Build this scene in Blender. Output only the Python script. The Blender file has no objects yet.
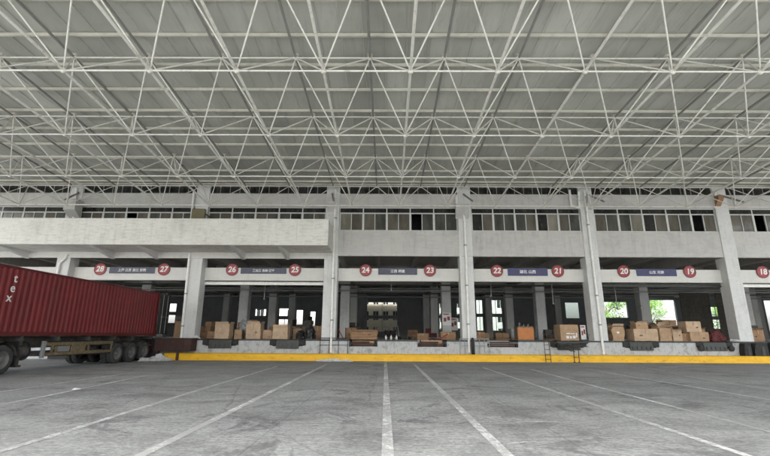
import bpy, math, random
from mathutils import Vector, Matrix, noise
R = math.radians
random.seed(7)
C = bpy.context.scene.collection
SC = bpy.context.scene

# ---------------------------------------------------------------- materials
def nm(name):
    m = bpy.data.materials.new(name); m.use_nodes = True
    nt = m.node_tree; b = nt.nodes['Principled BSDF']
    return m, nt, b
def N(nt, t, **k):
    n = nt.nodes.new(t)
    for a, v in k.items():
        if a in n.inputs: n.inputs[a].default_value = v
        else: setattr(n, a, v)
    return n
def noise_tex(nt, scale, detail=6, rough=.6, vec=None, stretch=None, dist=0):
    n = N(nt, 'ShaderNodeTexNoise'); n.inputs['Scale'].default_value = scale
    n.inputs['Detail'].default_value = detail; n.inputs['Roughness'].default_value = rough
    n.inputs['Distortion'].default_value = dist
    if vec is not None:
        if stretch:
            mp = N(nt, 'ShaderNodeMapping'); mp.inputs['Scale'].default_value = stretch
            nt.links.new(vec, mp.inputs['Vector']); vec = mp.outputs[0]
        nt.links.new(vec, n.inputs['Vector'])
    return n
def ramp(nt, fac, stops):
    r = N(nt, 'ShaderNodeValToRGB'); e = r.color_ramp.elements
    while len(e) < len(stops): e.new(.5)
    for i, (p, c) in enumerate(stops):
        e[i].position = p; e[i].color = (c, c, c, 1) if isinstance(c, (int, float)) else (*c, 1)
    nt.links.new(fac, r.inputs[0]); return r
def mixc(nt, fac, a, b, mode='MIX'):
    m = N(nt, 'ShaderNodeMix', data_type='RGBA', blend_type=mode)
    if isinstance(fac, (int, float)): m.inputs[0].default_value = fac
    else: nt.links.new(fac, m.inputs[0])
    for s, v in ((6, a), (7, b)):
        if isinstance(v, tuple): m.inputs[s].default_value = (*v, 1)
        else: nt.links.new(v, m.inputs[s])
    return m.outputs[2]
def bump(nt, b, h, strength=.3, dist=.02):
    n = N(nt, 'ShaderNodeBump'); n.inputs['Strength'].default_value = strength
    n.inputs['Distance'].default_value = dist
    nt.links.new(h, n.inputs['Height']); nt.links.new(n.outputs[0], b.inputs['Normal'])
def gpos(nt):
    return N(nt, 'ShaderNodeNewGeometry').outputs['Position']

def simple(name, col, rough=.6, metal=0, var=.25, scale=3, stretch=None, dirt=None, dirtamt=.5, bmp=.0, bscale=40, edge=(.5, .7)):
    """a painted or raw surface: base colour varied by noise, with worn / dirty patches"""
    m, nt, b = nm(name); v = gpos(nt)
    n1 = noise_tex(nt, scale, 7, .62, v, stretch)
    lo = tuple(c*(1-var) for c in col); hi = tuple(min(1, c*(1+var*.5)) for c in col)
    c = ramp(nt, n1.outputs[0], [(.3, lo), (.7, hi)]).outputs[0]
    if dirt:
        n2 = noise_tex(nt, scale*2.3, 9, .7, v, stretch, .6)
        f = ramp(nt, n2.outputs[0], [(edge[0], 0.), (edge[1], dirtamt)]).outputs[0]
        c = mixc(nt, f, c, dirt)
    nt.links.new(c, b.inputs['Base Color'])
    b.inputs['Roughness'].default_value = rough; b.inputs['Metallic'].default_value = metal
    if bmp:
        n3 = noise_tex(nt, bscale, 6, .6, v)
        bump(nt, b, n3.outputs[0], bmp)
    return m

M = {}
def concrete_ground():
    m, nt, b = nm('yard_concrete'); v = gpos(nt)
    big = noise_tex(nt, .12, 5, .55, v)
    mid = noise_tex(nt, .8, 9, .72, v, (.75, 1, 1), .6)
    fine = noise_tex(nt, 13, 12, .86, v, (.8, 1.1, 1), .2)
    brush = noise_tex(nt, 11, 8, .8, v, (.12, 1.5, 1))
    c = ramp(nt, big.outputs[0], [(.3, (.29, .30, .30)), (.7, (.40, .408, .40))]).outputs[0]
    c2 = ramp(nt, mid.outputs[0], [(.32, .58), (.47, .92), (.66, 1.2)]).outputs[0]
    c = mixc(nt, 1, c, c2, 'MULTIPLY')
    c3 = ramp(nt, fine.outputs[0], [(.36, .45), (.5, 1.0), (.64, 1.45)]).outputs[0]
    c = mixc(nt, 1, c, c3, 'MULTIPLY')
    c4 = ramp(nt, brush.outputs[0], [(.34, .8), (.66, 1.15)]).outputs[0]
    c = mixc(nt, 1, c, c4, 'MULTIPLY')
    # dark oil / water stains, drawn out along the driving direction
    st = noise_tex(nt, .45, 10, .75, v, (.9, 1.1, 1), 1.4)
    f = ramp(nt, st.outputs[0], [(.55, 0.), (.60, .42), (.75, .7)]).outputs[0]
    c = mixc(nt, f, c, (.072, .074, .078))
    sp = noise_tex(nt, 2.4, 8, .78, v, (.7, 1.2, 1), .5)
    f = ramp(nt, sp.outputs[0], [(.62, 0.), (.67, .6)]).outputs[0]
    c = mixc(nt, f, c, (.07, .072, .075))
    pl = noise_tex(nt, 1.5, 8, .75, v, (.5, 1.5, 1), .3)
    f = ramp(nt, pl.outputs[0], [(.63, 0.), (.72, .35)]).outputs[0]
    c = mixc(nt, f, c, (.6, .6, .58))
    # the concrete darkens gradually and unevenly towards the dock
    sx = N(nt, 'ShaderNodeSeparateXYZ'); nt.links.new(v, sx.inputs[0])
    mr = N(nt, 'ShaderNodeMapRange'); nt.links.new(sx.outputs[1], mr.inputs[0])
    mr.inputs[1].default_value = 9; mr.inputs[2].default_value = 22; mr.inputs[3].default_value = 0; mr.inputs[4].default_value = .22
    wv = noise_tex(nt, .5, 6, .6, v, (1, .5, 1))
    ff = N(nt, 'ShaderNodeMath', operation='MULTIPLY'); nt.links.new(mr.outputs[0], ff.inputs[0])
    rr = ramp(nt, wv.outputs[0], [(.3, .6), (.7, 1.)]); nt.links.new(rr.outputs[0], ff.inputs[1])
    c = mixc(nt, ff.outputs[0], c, (.085, .088, .092))
    # hairline cracks
    dn = noise_tex(nt, .9, 6, .7, v)
    dv = mixc(nt, .35, v, dn.outputs[1], 'ADD')
    for scv, th, am in ((.17, .0045, .5), (.55, .006, .22)):
        vo = N(nt, 'ShaderNodeTexVoronoi', feature='DISTANCE_TO_EDGE'); vo.inputs['Scale'].default_value = scv; nt.links.new(dv, vo.inputs['Vector'])
        f = ramp(nt, vo.outputs[0], [(0, am*.6), (th, 0.)]).outputs[0]
        c = mixc(nt, f, c, (.05, .05, .05))
    # slab joints, 5 m
    def joint(axis, step, off):
        a = N(nt, 'ShaderNodeMath', operation='ADD'); nt.links.new(sx.outputs[axis], a.inputs[0]); a.inputs[1].default_value = off + 1000*step
        d = N(nt, 'ShaderNodeMath', operation='MODULO'); nt.links.new(a.outputs[0], d.inputs[0]); d.inputs[1].default_value = step
        l = N(nt, 'ShaderNodeMath', operation='LESS_THAN'); nt.links.new(d.outputs[0], l.inputs[0]); l.inputs[1].default_value = .018
        return l.outputs[0]
    for ax, stp, off in ((0, 4.6, 1.9), (1, 5.2, 2.3)):
        j = joint(ax, stp, off)
        k = N(nt, 'ShaderNodeMath', operation='MULTIPLY'); nt.links.new(j, k.inputs[0]); k.inputs[1].default_value = .35
        c = mixc(nt, k.outputs[0], c, (.06, .06, .06))
    nt.links.new(c, b.inputs['Base Color'])
    r = ramp(nt, mid.outputs[0], [(.3, .55), (.7, .85)]); nt.links.new(r.outputs[0], b.inputs['Roughness'])
    bump(nt, b, fine.outputs[0], .25, .01)
    return m
M['ground'] = concrete_ground()

def line_paint():
    m, nt, b = nm('worn_line_paint'); v = gpos(nt)
    n = noise_tex(nt, 4.2, 12, .85, v, None, .4); n2 = noise_tex(nt, 24, 6, .7, v)
    n3 = noise_tex(nt, .5, 4, .6, v)
    s = N(nt, 'ShaderNodeMath', operation='ADD'); nt.links.new(n.outputs[0], s.inputs[0])
    k = N(nt, 'ShaderNodeMath', operation='MULTIPLY'); nt.links.new(n2.outputs[0], k.inputs[0]); k.inputs[1].default_value = .35
    nt.links.new(k.outputs[0], s.inputs[1])
    s2 = N(nt, 'ShaderNodeMath', operation='MULTIPLY_ADD'); nt.links.new(n3.outputs[0], s2.inputs[0]); s2.inputs[1].default_value = .4
    nt.links.new(s.outputs[0], s2.inputs[2])
    f = ramp(nt, s2.outputs[0], [(.78, 1.), (.88, .15)]).outputs[0]
    c = mixc(nt, f, (.36, .365, .36), (.72, .73, .72))
    nt.links.new(c, b.inputs['Base Color']); b.inputs['Roughness'].default_value = .7
    return m
M['line'] = line_paint()

def plaster(name, col, streak=.35, dark=(.2, .2, .19), blotch=.35, sc=1.0):
    """rough painted render: horizontal trowel streaks, run-off stains, blotches"""
    m, nt, b = nm(name); v = gpos(nt)
    t = noise_tex(nt, 4*sc, 12, .8, v, (.45, .45, 2.2), .15)
    c = ramp(nt, t.outputs[0], [(.3, tuple(x*(1-streak) for x in col)), (.5, col), (.75, tuple(min(.86, x*1.1) for x in col))]).outputs[0]
    bl = noise_tex(nt, .9*sc, 8, .65, v, (1, 1, .8), .4)
    f = ramp(nt, bl.outputs[0], [(.5, 0.), (.75, blotch)]).outputs[0]
    c = mixc(nt, f, c, dark)
    run = noise_tex(nt, 3.4*sc, 8, .75, v, (1.5, 1.5, .11), .1)
    f = ramp(nt, run.outputs[0], [(.52, 0.), (.7, blotch)]).outputs[0]
    c = mixc(nt, f, c, dark)
    nt.links.new(c, b.inputs['Base Color']); b.inputs['Roughness'].default_value = .85
    bump(nt, b, t.outputs[0], .5, .02)
    return m
M['wall'] = plaster('weathered_pale_render', (.54, .535, .51), .18, (.28, .275, .26), .45)
M['balcony'] = plaster('troweled_white_render', (.71, .705, .66), .42, (.40, .39, .35), .4)
M['pillar'] = plaster('scuffed_white_pillar_paint', (.66, .665, .65), .12, (.36, .36, .34), .4, 1.6)
M['beam'] = plaster('pale_cream_lintel_paint', (.68, .675, .64), .08, (.42, .41, .38), .3)
M['dock'] = plaster('scuffed_dock_paint', (.50, .52, .53), .16, (.12, .12, .12), .8, 3.6)
M['incol'] = plaster('interior_grey_column', (.56, .57, .56), .12, (.24, .24, .23), .4)
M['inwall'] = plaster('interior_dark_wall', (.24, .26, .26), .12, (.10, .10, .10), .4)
M['inceil'] = plaster('interior_ceiling', (.50, .49, .46), .14, (.15, .15, .15), .4)
M['infloor'] = simple('interior_floor', (.36, .36, .34), .45, var=.3, scale=1.2)
M['tube'] = simple('white_painted_steel_tube', (.72, .715, .665), .42, var=.10, scale=1.4, dirt=(.33, .27, .19), dirtamt=.65, edge=(.52, .72))
M['tubeg'] = simple('grey_primer_steel_tube', (.25, .25, .235), .45, var=.2, scale=1.2, dirt=(.25, .21, .17), dirtamt=.6, edge=(.5, .7))
M['ball'] = simple('steel_ball_node', (.74, .72, .66), .45, var=.15, scale=3, dirt=(.24, .17, .11), dirtamt=.6)
M['purlin'] = simple('cream_steel_purlin', (.58, .57, .50), .5, var=.2, scale=.9, dirt=(.33, .30, .24), dirtamt=.5)
def sheetmat():
    m, nt, b = nm('grey_roof_sheet'); v = gpos(nt)
    n = noise_tex(nt, .35, 7, .6, v, (1, .5, 1), .3)
    c = ramp(nt, n.outputs[0], [(.3, (.36, .37, .33)), (.7, (.52, .53, .485))]).outputs[0]
    n2 = noise_tex(nt, 2.2, 9, .7, v, (2.2, .3, 1), .4)
    f = ramp(nt, n2.outputs[0], [(.52, 0.), (.75, .4)]).outputs[0]
    c = mixc(nt, f, c, (.2, .2, .18))
    # every laid sheet has aged a little differently
    sx = N(nt, 'ShaderNodeSeparateXYZ'); nt.links.new(v, sx.inputs[0])
    cb = N(nt, 'ShaderNodeCombineXYZ')
    for ax, st in ((0, .82), (1, 3.9)):
        d = N(nt, 'ShaderNodeMath', operation='DIVIDE'); nt.links.new(sx.outputs[ax], d.inputs[0]); d.inputs[1].default_value = st
        fl = N(nt, 'ShaderNodeMath', operation='FLOOR'); nt.links.new(d.outputs[0], fl.inputs[0]); nt.links.new(fl.outputs[0], cb.inputs[ax])
    wn = N(nt, 'ShaderNodeTexWhiteNoise'); nt.links.new(cb.outputs[0], wn.inputs[0])
    g = ramp(nt, wn.outputs[0], [(0, .88), (1, 1.1)]).outputs[0]
    c = mixc(nt, 1, c, g, 'MULTIPLY')
    nt.links.new(c, b.inputs['Base Color']); b.inputs['Roughness'].default_value = .6
    return m
M['sheet'] = sheetmat()
M['red'] = simple('faded_oxide_red_container_paint', (.19, .017, .021), .5, var=.25, scale=1.0, dirt=(.12, .035, .028), dirtamt=.6, stretch=(1, 1, .35))
M['redframe'] = simple('dark_red_frame_paint', (.12, .015, .018), .5, var=.25, scale=2, dirt=(.05, .03, .02), dirtamt=.6)
M['yel'] = simple('yellow_kerb_paint', (.86, .48, .012), .6, var=.18, scale=3, dirt=(.16, .12, .06), dirtamt=.75, edge=(.57, .68), stretch=(.5, 1, 1.6))
M['signred'] = simple('sign_red_enamel', (.31, .02, .026), .35, var=.1)
M['signrim'] = simple('sign_dark_red_rim', (.20, .025, .03), .4)
M['white'] = simple('white_lettering', (.80, .80, .78), .5, var=.05)
M['blue'] = simple('faded_blue_board', (.035, .04, .13), .45, var=.2, dirt=(.1, .1, .16), dirtamt=.4)
M['blued'] = simple('faded_slate_blue_board', (.075, .08, .12), .5, var=.2, dirt=(.14, .14, .17), dirtamt=.4)
M['pipe'] = simple('white_plastic_pipe', (.85, .85, .82), .4, var=.08, dirt=(.4, .38, .32), dirtamt=.4)
M['redheap'] = simple('dark_red_cloth', (.12, .03, .03), .85, var=.4, scale=6)
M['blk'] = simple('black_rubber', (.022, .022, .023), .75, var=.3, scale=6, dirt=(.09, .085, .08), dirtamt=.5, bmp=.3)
M['steel'] = simple('dark_worn_steel', (.055, .062, .058), .55, metal=.3, var=.35, scale=5, dirt=(.12, .09, .06), dirtamt=.6)
M['rust'] = simple('rusty_brown_steel', (.065, .032, .026), .75, var=.4, scale=4, dirt=(.05, .025, .02), dirtamt=.7, bmp=.3)
M['redsteel'] = simple('red_painted_steel', (.30, .045, .035), .5, var=.2, dirt=(.1, .05, .04), dirtamt=.5)
M['greysteel'] = simple('galvanised_grey_steel', (.33, .34, .34), .5, metal=.3, var=.2, dirt=(.15, .14, .12), dirtamt=.5)
M['rail'] = simple('dusty_yellow_chassis_paint', (.25, .185, .095), .7, var=.35, scale=3, dirt=(.09, .075, .055), dirtamt=.85, edge=(.40, .60))
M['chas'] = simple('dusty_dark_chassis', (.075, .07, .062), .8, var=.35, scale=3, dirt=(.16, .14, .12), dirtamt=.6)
M['rim'] = simple('dusty_wheel_rim', (.15, .15, .14), .6, var=.3, scale=6, dirt=(.10, .09, .08), dirtamt=.6)
M['tyre'] = simple('dusty_tyre_rubber', (.045, .045, .045), .85, var=.3, scale=5, dirt=(.12, .115, .105), dirtamt=.6, bmp=.3)
M['cabp'] = simple('blue_cab_paint', (.05, .11, .25), .35)
M['glass'] = simple('dark_window_glass', (.03, .035, .035), .12, var=.2)
M['alu'] = simple('white_window_frame', (.62, .63, .61), .5, var=.1, dirt=(.35, .35, .33), dirtamt=.4)
def panemat(name, a, b2):
    m, nt, b = nm(name); v = gpos(nt)
    n = noise_tex(nt, 1.1, 5, .6, v, (1.5, 1, .5)); n2 = noise_tex(nt, 7, 5, .7, v, (1, 1, .3))
    c = ramp(nt, n.outputs[0], [(.35, a), (.65, b2)]).outputs[0]
    f = ramp(nt, n2.outputs[0], [(.55, 0.), (.7, .35)]).outputs[0]
    c = mixc(nt, f, c, (.16, .15, .12))
    nt.links.new(c, b.inputs['Base Color']); b.inputs['Roughness'].default_value = .12
    w_ = noise_tex(nt, .6, 3, .5, v); bump(nt, b, w_.outputs[0], .25, .08)
    return m
m_, nt_, b_ = nm('dusty_window_glass'); n_ = noise_tex(nt_, 1.2, 6, .7, gpos(nt_))
nt_.links.new(ramp(nt_, n_.outputs[0], [(.3, .12), (.7, .3)]).outputs[0], b_.inputs['Base Color'])
tr_ = N(nt_, 'ShaderNodeBsdfTransparent'); ms_ = N(nt_, 'ShaderNodeMixShader'); ms_.inputs[0].default_value = .3
tr_.inputs[0].default_value = (.8, .85, .82, 1)
nt_.links.new(b_.outputs[0], ms_.inputs[2]); nt_.links.new(tr_.outputs[0], ms_.inputs[1]); nt_.links.new(ms_.outputs[0], nt_.nodes['Material Output'].inputs[0])
M['dusty'] = m_
M['pane0'] = panemat('dusty_brown_pane', (.085, .078, .062), (.15, .14, .115))
M['pane1'] = panemat('grey_green_pane', (.05, .052, .046), (.11, .11, .098))
M['pane2'] = panemat('dark_pane', (.012, .012, .012), (.035, .035, .033))
M['pane3'] = panemat('papered_pane', (.16, .15, .12), (.27, .26, .22))
def cardmat(name, col):
    m, nt, b = nm(name); tc = N(nt, 'ShaderNodeTexCoord'); v = gpos(nt)
    n = noise_tex(nt, 4, 7, .65, v, None, .3)
    c = ramp(nt, n.outputs[0], [(.3, tuple(x*.78 for x in col)), (.7, tuple(x*1.1 for x in col))]).outputs[0]
    w = noise_tex(nt, 30, 3, .5, v, (1, 1, .05))
    g = ramp(nt, w.outputs[0], [(.3, .93), (.7, 1.05)]).outputs[0]
    c = mixc(nt, 1, c, g, 'MULTIPLY')
    nt.links.new(c, b.inputs['Base Color']); b.inputs['Roughness'].default_value = .85
    bump(nt, b, n.outputs[0], .35, .03)
    return m
M['card'] = cardmat('brown_cardboard', (.46, .31, .19))
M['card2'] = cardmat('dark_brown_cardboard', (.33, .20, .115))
M['card3'] = cardmat('pale_tan_cardboard', (.55, .40, .27))
M['tape'] = simple('tan_parcel_tape', (.42, .30, .17), .35, var=.1)
M['olive'] = simple('dull_olive_brown_paint', (.16, .14, .075), .6, var=.2)
M['orange'] = simple('orange_plastic_panel', (.50, .17, .035), .5, var=.15, dirt=(.25, .1, .04), dirtamt=.4)
M['wrap'] = simple('grey_plastic_wrap', (.36, .37, .37), .35, var=.3, scale=5, bmp=.5, bscale=12)
M['bag'] = simple('white_plastic_film', (.66, .67, .66), .4, var=.2, scale=8)
M['blackbag'] = simple('black_plastic_bag', (.02, .02, .022), .3, var=.3, bmp=.5, bscale=12)
M['bark'] = simple('tree_bark', (.10, .075, .05), .9, var=.4, scale=8, bmp=.5)
def leafmat(name, a, b2):
    m, nt, b = nm(name)
    o = N(nt, 'ShaderNodeNewGeometry'); 
    c = ramp(nt, o.outputs['Random Per Island'], [(0, a), (1, b2)]).outputs[0]
    nt.links.new(c, b.inputs['Base Color']); b.inputs['Roughness'].default_value = .6
    tr = N(nt, 'ShaderNodeBsdfTranslucent'); nt.links.new(c, tr.inputs[0])
    ms = N(nt, 'ShaderNodeMixShader'); ms.inputs[0].default_value = .35
    nt.links.new(b.outputs[0], ms.inputs[1]); nt.links.new(tr.outputs[0], ms.inputs[2])
    nt.links.new(ms.outputs[0], nt.nodes['Material Output'].inputs[0])
    return m
M['leaf'] = leafmat('fresh_green_leaves', (.07, .17, .025), (.20, .38, .06))
M['aptwall'] = plaster('cream_apartment_render', (.58, .54, .42), .1, (.4, .37, .3), .3)
M['aptwhite'] = plaster('white_factory_render', (.70, .71, .70), .1, (.5, .5, .5), .3)

# ---------------------------------------------------------------- mesh builder
class MB:
    def __init__(s): s.v = []; s.f = []; s.m = []; s.mats = []; s.sm = []
    def mi(s, m):
        if m not in s.mats: s.mats.append(m)
        return s.mats.index(m)
    def add(s, vs, fs, m=0, smooth=False):
        o = len(s.v); s.v += [tuple(p) for p in vs]
        for f in fs: s.f.append(tuple(i+o for i in f)); s.m.append(m); s.sm.append(smooth)
    def box(s, x0, x1, y0, y1, z0, z1, m=0, bev=0):
        if bev:
            # chamfered along the vertical and horizontal edges
            b = min(bev, (x1-x0)/3, (y1-y0)/3, (z1-z0)/3)
            vs = []; 
            for z, i in ((z0, b), (z0+b, 0), (z1-b, 0), (z1, b)):
                a0, a1, c0, c1 = x0+i, x1-i, y0+i, y1-i
                vs += [(a0+b, c0, z), (a1-b, c0, z), (a1, c0+b, z), (a1, c1-b, z), (a1-b, c1, z), (a0+b, c1, z), (a0, c1-b, z), (a0, c0+b, z)]
            fs = [tuple(reversed(range(8))), tuple(range(24, 32))]
            for k in range(3):
                for i in range(8):
                    j = (i+1) % 8; fs.append((k*8+i, k*8+j, k*8+8+j, k*8+8+i))
            s.add(vs, fs, m); return s
        vs = [(x0,y0,z0),(x1,y0,z0),(x1,y1,z0),(x0,y1,z0),(x0,y0,z1),(x1,y0,z1),(x1,y1,z1),(x0,y1,z1)]
        s.add(vs, [(3,2,1,0),(4,5,6,7),(0,1,5,4),(1,2,6,5),(2,3,7,6),(3,0,4,7)], m); return s
    def tube(s, pts, r, n=8, m=0, cap=True, radii=None):
        pts = [Vector(p) for p in pts]; rings = []
        for i, p in enumerate(pts):
            d = (pts[min(i+1, len(pts)-1)] - pts[max(i-1, 0)]).normalized()
            a = Vector((0,0,1)) if abs(d.z) < .9 else Vector((1,0,0))
            u = d.cross(a).normalized(); w = d.cross(u)
            rr = radii[i] if radii else r
            rings.append([p + (u*math.cos(2*math.pi*k/n) + w*math.sin(2*math.pi*k/n))*rr for k in range(n)])
        vs = [q for g in rings for q in g]; fs = []
        for i in range(len(pts)-1):
            for k in range(n):
                j = (k+1) % n; fs.append((i*n+k, i*n+j, (i+1)*n+j, (i+1)*n+k))
        s.add(vs, fs, m, True)
        if cap: s.add(rings[0], [tuple(range(n))], m); s.add(rings[-1], [tuple(reversed(range(n)))], m)
        return s
    def ball(s, c, r, m=0, nu=10, nv=6, sz=(1,1,1)):
        vs = []; fs = []
        for i in range(nv+1):
            t = math.pi*i/nv
            for k in range(nu):
                p = 2*math.pi*k/nu
                vs.append((c[0]+r*sz[0]*math.sin(t)*math.cos(p), c[1]+r*sz[1]*math.sin(t)*math.sin(p), c[2]+r*sz[2]*math.cos(t)))
        for i in range(nv):
            for k in range(nu):
                j = (k+1) % nu; fs.append((i*nu+k, (i+1)*nu+k, (i+1)*nu+j, i*nu+j))
        s.add(vs, fs, m, True); return s
    def prism(s, poly, axis, a, b, m=0):
        """extrude a 2-D polygon along axis (0/1/2) between a and b"""
        def P(u, v, t): return (t,u,v) if axis == 0 else (u,t,v) if axis == 1 else (u,v,t)
        n = len(poly); vs = [P(u,v,a) for u,v in poly] + [P(u,v,b) for u,v in poly]
        fs = [tuple(range(n)), tuple(reversed(range(n, 2*n)))]
        for i in range(n): j = (i+1) % n; fs.append((i, n+i, n+j, j))
        s.add(vs, fs, m); return s
    def lathe(s, prof, axis, c, n=24, m=0, smooth=True):
        """prof: (radius, offset along axis) pairs; axis 0/1/2 through point c"""
        vs = []; fs = []
        for r, t in prof:
            for k in range(n):
                a = 2*math.pi*k/n; u, v = r*math.cos(a), r*math.sin(a)
                q = (t,u,v) if axis == 0 else (u,t,v) if axis == 1 else (u,v,t)
                vs.append((c[0]+q[0], c[1]+q[1], c[2]+q[2]))
        for i in range(len(prof)-1):
            for k in range(n):
                j = (k+1) % n; fs.append((i*n+k, i*n+j, (i+1)*n+j, (i+1)*n+k))
        s.add(vs, fs, m, smooth); return s
    def build(s, name, mats, parent=None, loc=None, fix=True):
        me = bpy.data.meshes.new(name); me.from_pydata(s.v, [], s.f)
        for mt in (mats if isinstance(mats, (list, tuple)) else [mats]): me.materials.append(mt)
        me.polygons.foreach_set('material_index', s.m); me.polygons.foreach_set('use_smooth', s.sm)
        if fix:
            import bmesh
            bm = bmesh.new(); bm.from_mesh(me); bmesh.ops.recalc_face_normals(bm, faces=bm.faces); bm.to_mesh(me); bm.free()
        me.update()
        o = bpy.data.objects.new(name, me); C.objects.link(o)
        if loc is not None: o.location = loc
        if parent: o.parent = parent
        return o
def empty(name, label, cat, loc=(0,0,0), rz=0, group=None):
    o = bpy.data.objects.new(name, None); C.objects.link(o); o.location = loc; o.rotation_euler = (0,0,rz)
    o['label'] = label; o['category'] = cat
    if group: o['group'] = group
    return o
def tag(o, label=None, cat=None, group=None, kind=None):
    for k, v in (('label', label), ('category', cat), ('group', group), ('kind', kind)):
        if v: o[k] = v
    return o
def recentre(root, kids, p):
    """children built in world coordinates: move the root Empty to p and keep them in place"""
    root.location = p
    for k in kids:
        if k.type in ('MESH', 'EMPTY'): k.location = Vector(k.location) - Vector(p)
def textmesh(name, body, size, mat, parent, loc, ext=.012, bold=.0, shear=0, rot=(R(90),0,0), align='CENTER', sx=1):
    cu = bpy.data.curves.new(name, 'FONT'); cu.body = body; cu.size = size; cu.extrude = ext
    cu.offset = bold; cu.shear = shear; cu.align_x = align; cu.align_y = 'CENTER'; cu.resolution_u = 4
    t = bpy.data.objects.new(name, cu); C.objects.link(t)
    dg = bpy.context.evaluated_depsgraph_get(); dg.update()
    me = bpy.data.meshes.new_from_object(t.evaluated_get(dg))
    bpy.data.objects.remove(t); bpy.data.curves.remove(cu)
    me.name = name; me.materials.clear(); me.materials.append(mat)
    o = bpy.data.objects.new(name, me); C.objects.link(o); o.parent = parent
    o.location = loc; o.rotation_euler = rot; o.scale = (sx, 1, 1)
    return o

# ---------------------------------------------------------------- camera
F = 27.5                                     # plane of the pillar fronts
CH = 1.5
p_, roll, yaw = R(14.0), R(.3), R(.3)
fw = Vector((-math.sin(yaw)*math.cos(p_), math.cos(yaw)*math.cos(p_), math.sin(p_)))
r0 = Vector((math.cos(yaw), math.sin(yaw), 0)); u0 = r0.cross(fw)
rt = r0*math.cos(roll) + u0*math.sin(roll); up = -r0*math.sin(roll) + u0*math.cos(roll)
cam = bpy.data.cameras.new('camera'); co = bpy.data.objects.new('camera', cam); C.objects.link(co)
cam.sensor_width = 36; cam.lens = 36*430/770; cam.clip_end = 2000; cam.clip_start = .05
mw = Matrix.Identity(4)
for i in range(3): mw[i][0] = rt[i]; mw[i][1] = up[i]; mw[i][2] = -fw[i]; mw[i][3] = (0,0,CH)[i]
co.matrix_world = mw; SC.camera = co
def proj(P):
    q = Vector(P) - Vector((0,0,CH)); d = q.dot(fw)
    if d < .3: return None
    return 385 + 430*q.dot(rt)/d, 228 - 430*q.dot(up)/d, d
def seen(a, b, n=12):
    """how large a segment shows in the frame"""
    a, b = Vector(a), Vector(b); s = 0
    for i in range(n):
        t = proj(a + (b-a)*(i+.5)/n)
        if t and -5 < t[0] < 775 and -5 < t[1] < 461: s += (b-a).length/n/t[2]**2
    return s

# ---------------------------------------------------------------- ground and markings
g = MB(); g.add([(-400,-300,0),(400,-300,0),(400,700,0),(-400,700,0)], [(0,1,2,3)])
tag(g.build('ground', M['ground']), kind='structure')
def line(pts, w, z=.004):
    m = MB(); L = []; Rr = []
    for i, (x, y) in enumerate(pts): L.append((x-w/2, y, z)); Rr.append((x+w/2, y, z))
    n = len(pts); m.add(L+Rr, [(i, n+i, n+i+1, i+1) for i in range(n-1)])
    tag(m.build('parking_line', M['line']), kind='structure')
line([(.02, -6), (.02, 6), (-.02, 16), (-.07, 26.2)], .16)
line([(-3.12, -6), (-3.13, 11), (-3.17, 24)], .15)
line([(-5.05, -6), (-5.05, 7), (-5.2, 12), (-5.35, 22)], .13)
line([(1.58, 4.9), (1.53, 14), (1.48, 24)], .15)
line([(4.74, -6), (4.7, 9), (4.7, 22)], .13)
line([(6.3, -6), (6.28, 8), (6.45, 14), (6.7, 21)], .11)
line([(9.55, -4), (9.5, 12), (9.4, 20)], .13)
line([(11.1, -4), (11.3, 13), (11.8, 18)], .11)
line([(-8.2, -4), (-8.4, 11), (-9.0, 17)], .12)
line([(-10.15, -4), (-10.2, 18)], .11)
def stroke(x0, y0, x1, y1, w, z=.0045):
    m = MB(); m.add([(x0,y0-w/2,z),(x1,y1-w/2,z),(x1,y1+w/2,z),(x0,y0+w/2,z)], [(0,1,2,3)])
    tag(m.build('parking_line', M['line']), kind='structure')
stroke(2.3, 8.32, 3.1, 8.42, .09); stroke(1.75, 6.75, 2.05, 6.85, .07)

mt_, nt_, b_ = nm('tyre_rubber_mark'); b_.inputs['Base Color'].default_value = (.06, .06, .062, 1); b_.inputs['Roughness'].default_value = .7
n_ = noise_tex(nt_, 3, 8, .75, gpos(nt_)); r_f = ramp(nt_, n_.outputs[0], [(.46, 0.), (.68, .22)])
tr_ = N(nt_, 'ShaderNodeBsdfTransparent'); ms_ = N(nt_, 'ShaderNodeMixShader')
nt_.links.new(r_f.outputs[0], ms_.inputs[0]); nt_.links.new(tr_.outputs[0], ms_.inputs[1]); nt_.links.new(b_.outputs[0], ms_.inputs[2]); nt_.links.new(ms_.outputs[0], nt_.nodes['Material Output'].inputs[0])
def tyre_mark(p0, p1, p2, w, z):
    m = MB(); L = []; Rr = []; n = 24
    for i in range(n+1):
        q = i/n; a = Vector(p0)*(1-q)**2 + Vector(p1)*2*q*(1-q) + Vector(p2)*q*q
        d = (Vector(p1)-Vector(p0))*(1-q) + (Vector(p2)-Vector(p1))*q; d.normalize()
        L.append((a.x-d.y*w/2, a.y+d.x*w/2, z)); Rr.append((a.x+d.y*w/2, a.y-d.x*w/2, z))
    m.add(L+Rr, [(i, n+1+i, n+2+i, i+1) for i in range(n)])
    tag(m.build('tyre_mark', mt_), kind='structure')
zz_ = .008
for p0, p1, p2, w_ in (((-6.6,3),(-7.0,12),(-13.2,24),.24), ((-4.6,3),(-5.2,12),(-11.4,24),.24), ((1.9,6),(3.2,14),(2.4,25),.22), ((-.9,4),(-.3,13),(-.6,25.5),.2), ((9,5),(8,15),(11.6,25),.22), ((10.8,6),(9.8,15),(13.4,25),.22)):
    tyre_mark(p0, p1, p2, w_, zz_); zz_ += .003

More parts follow.
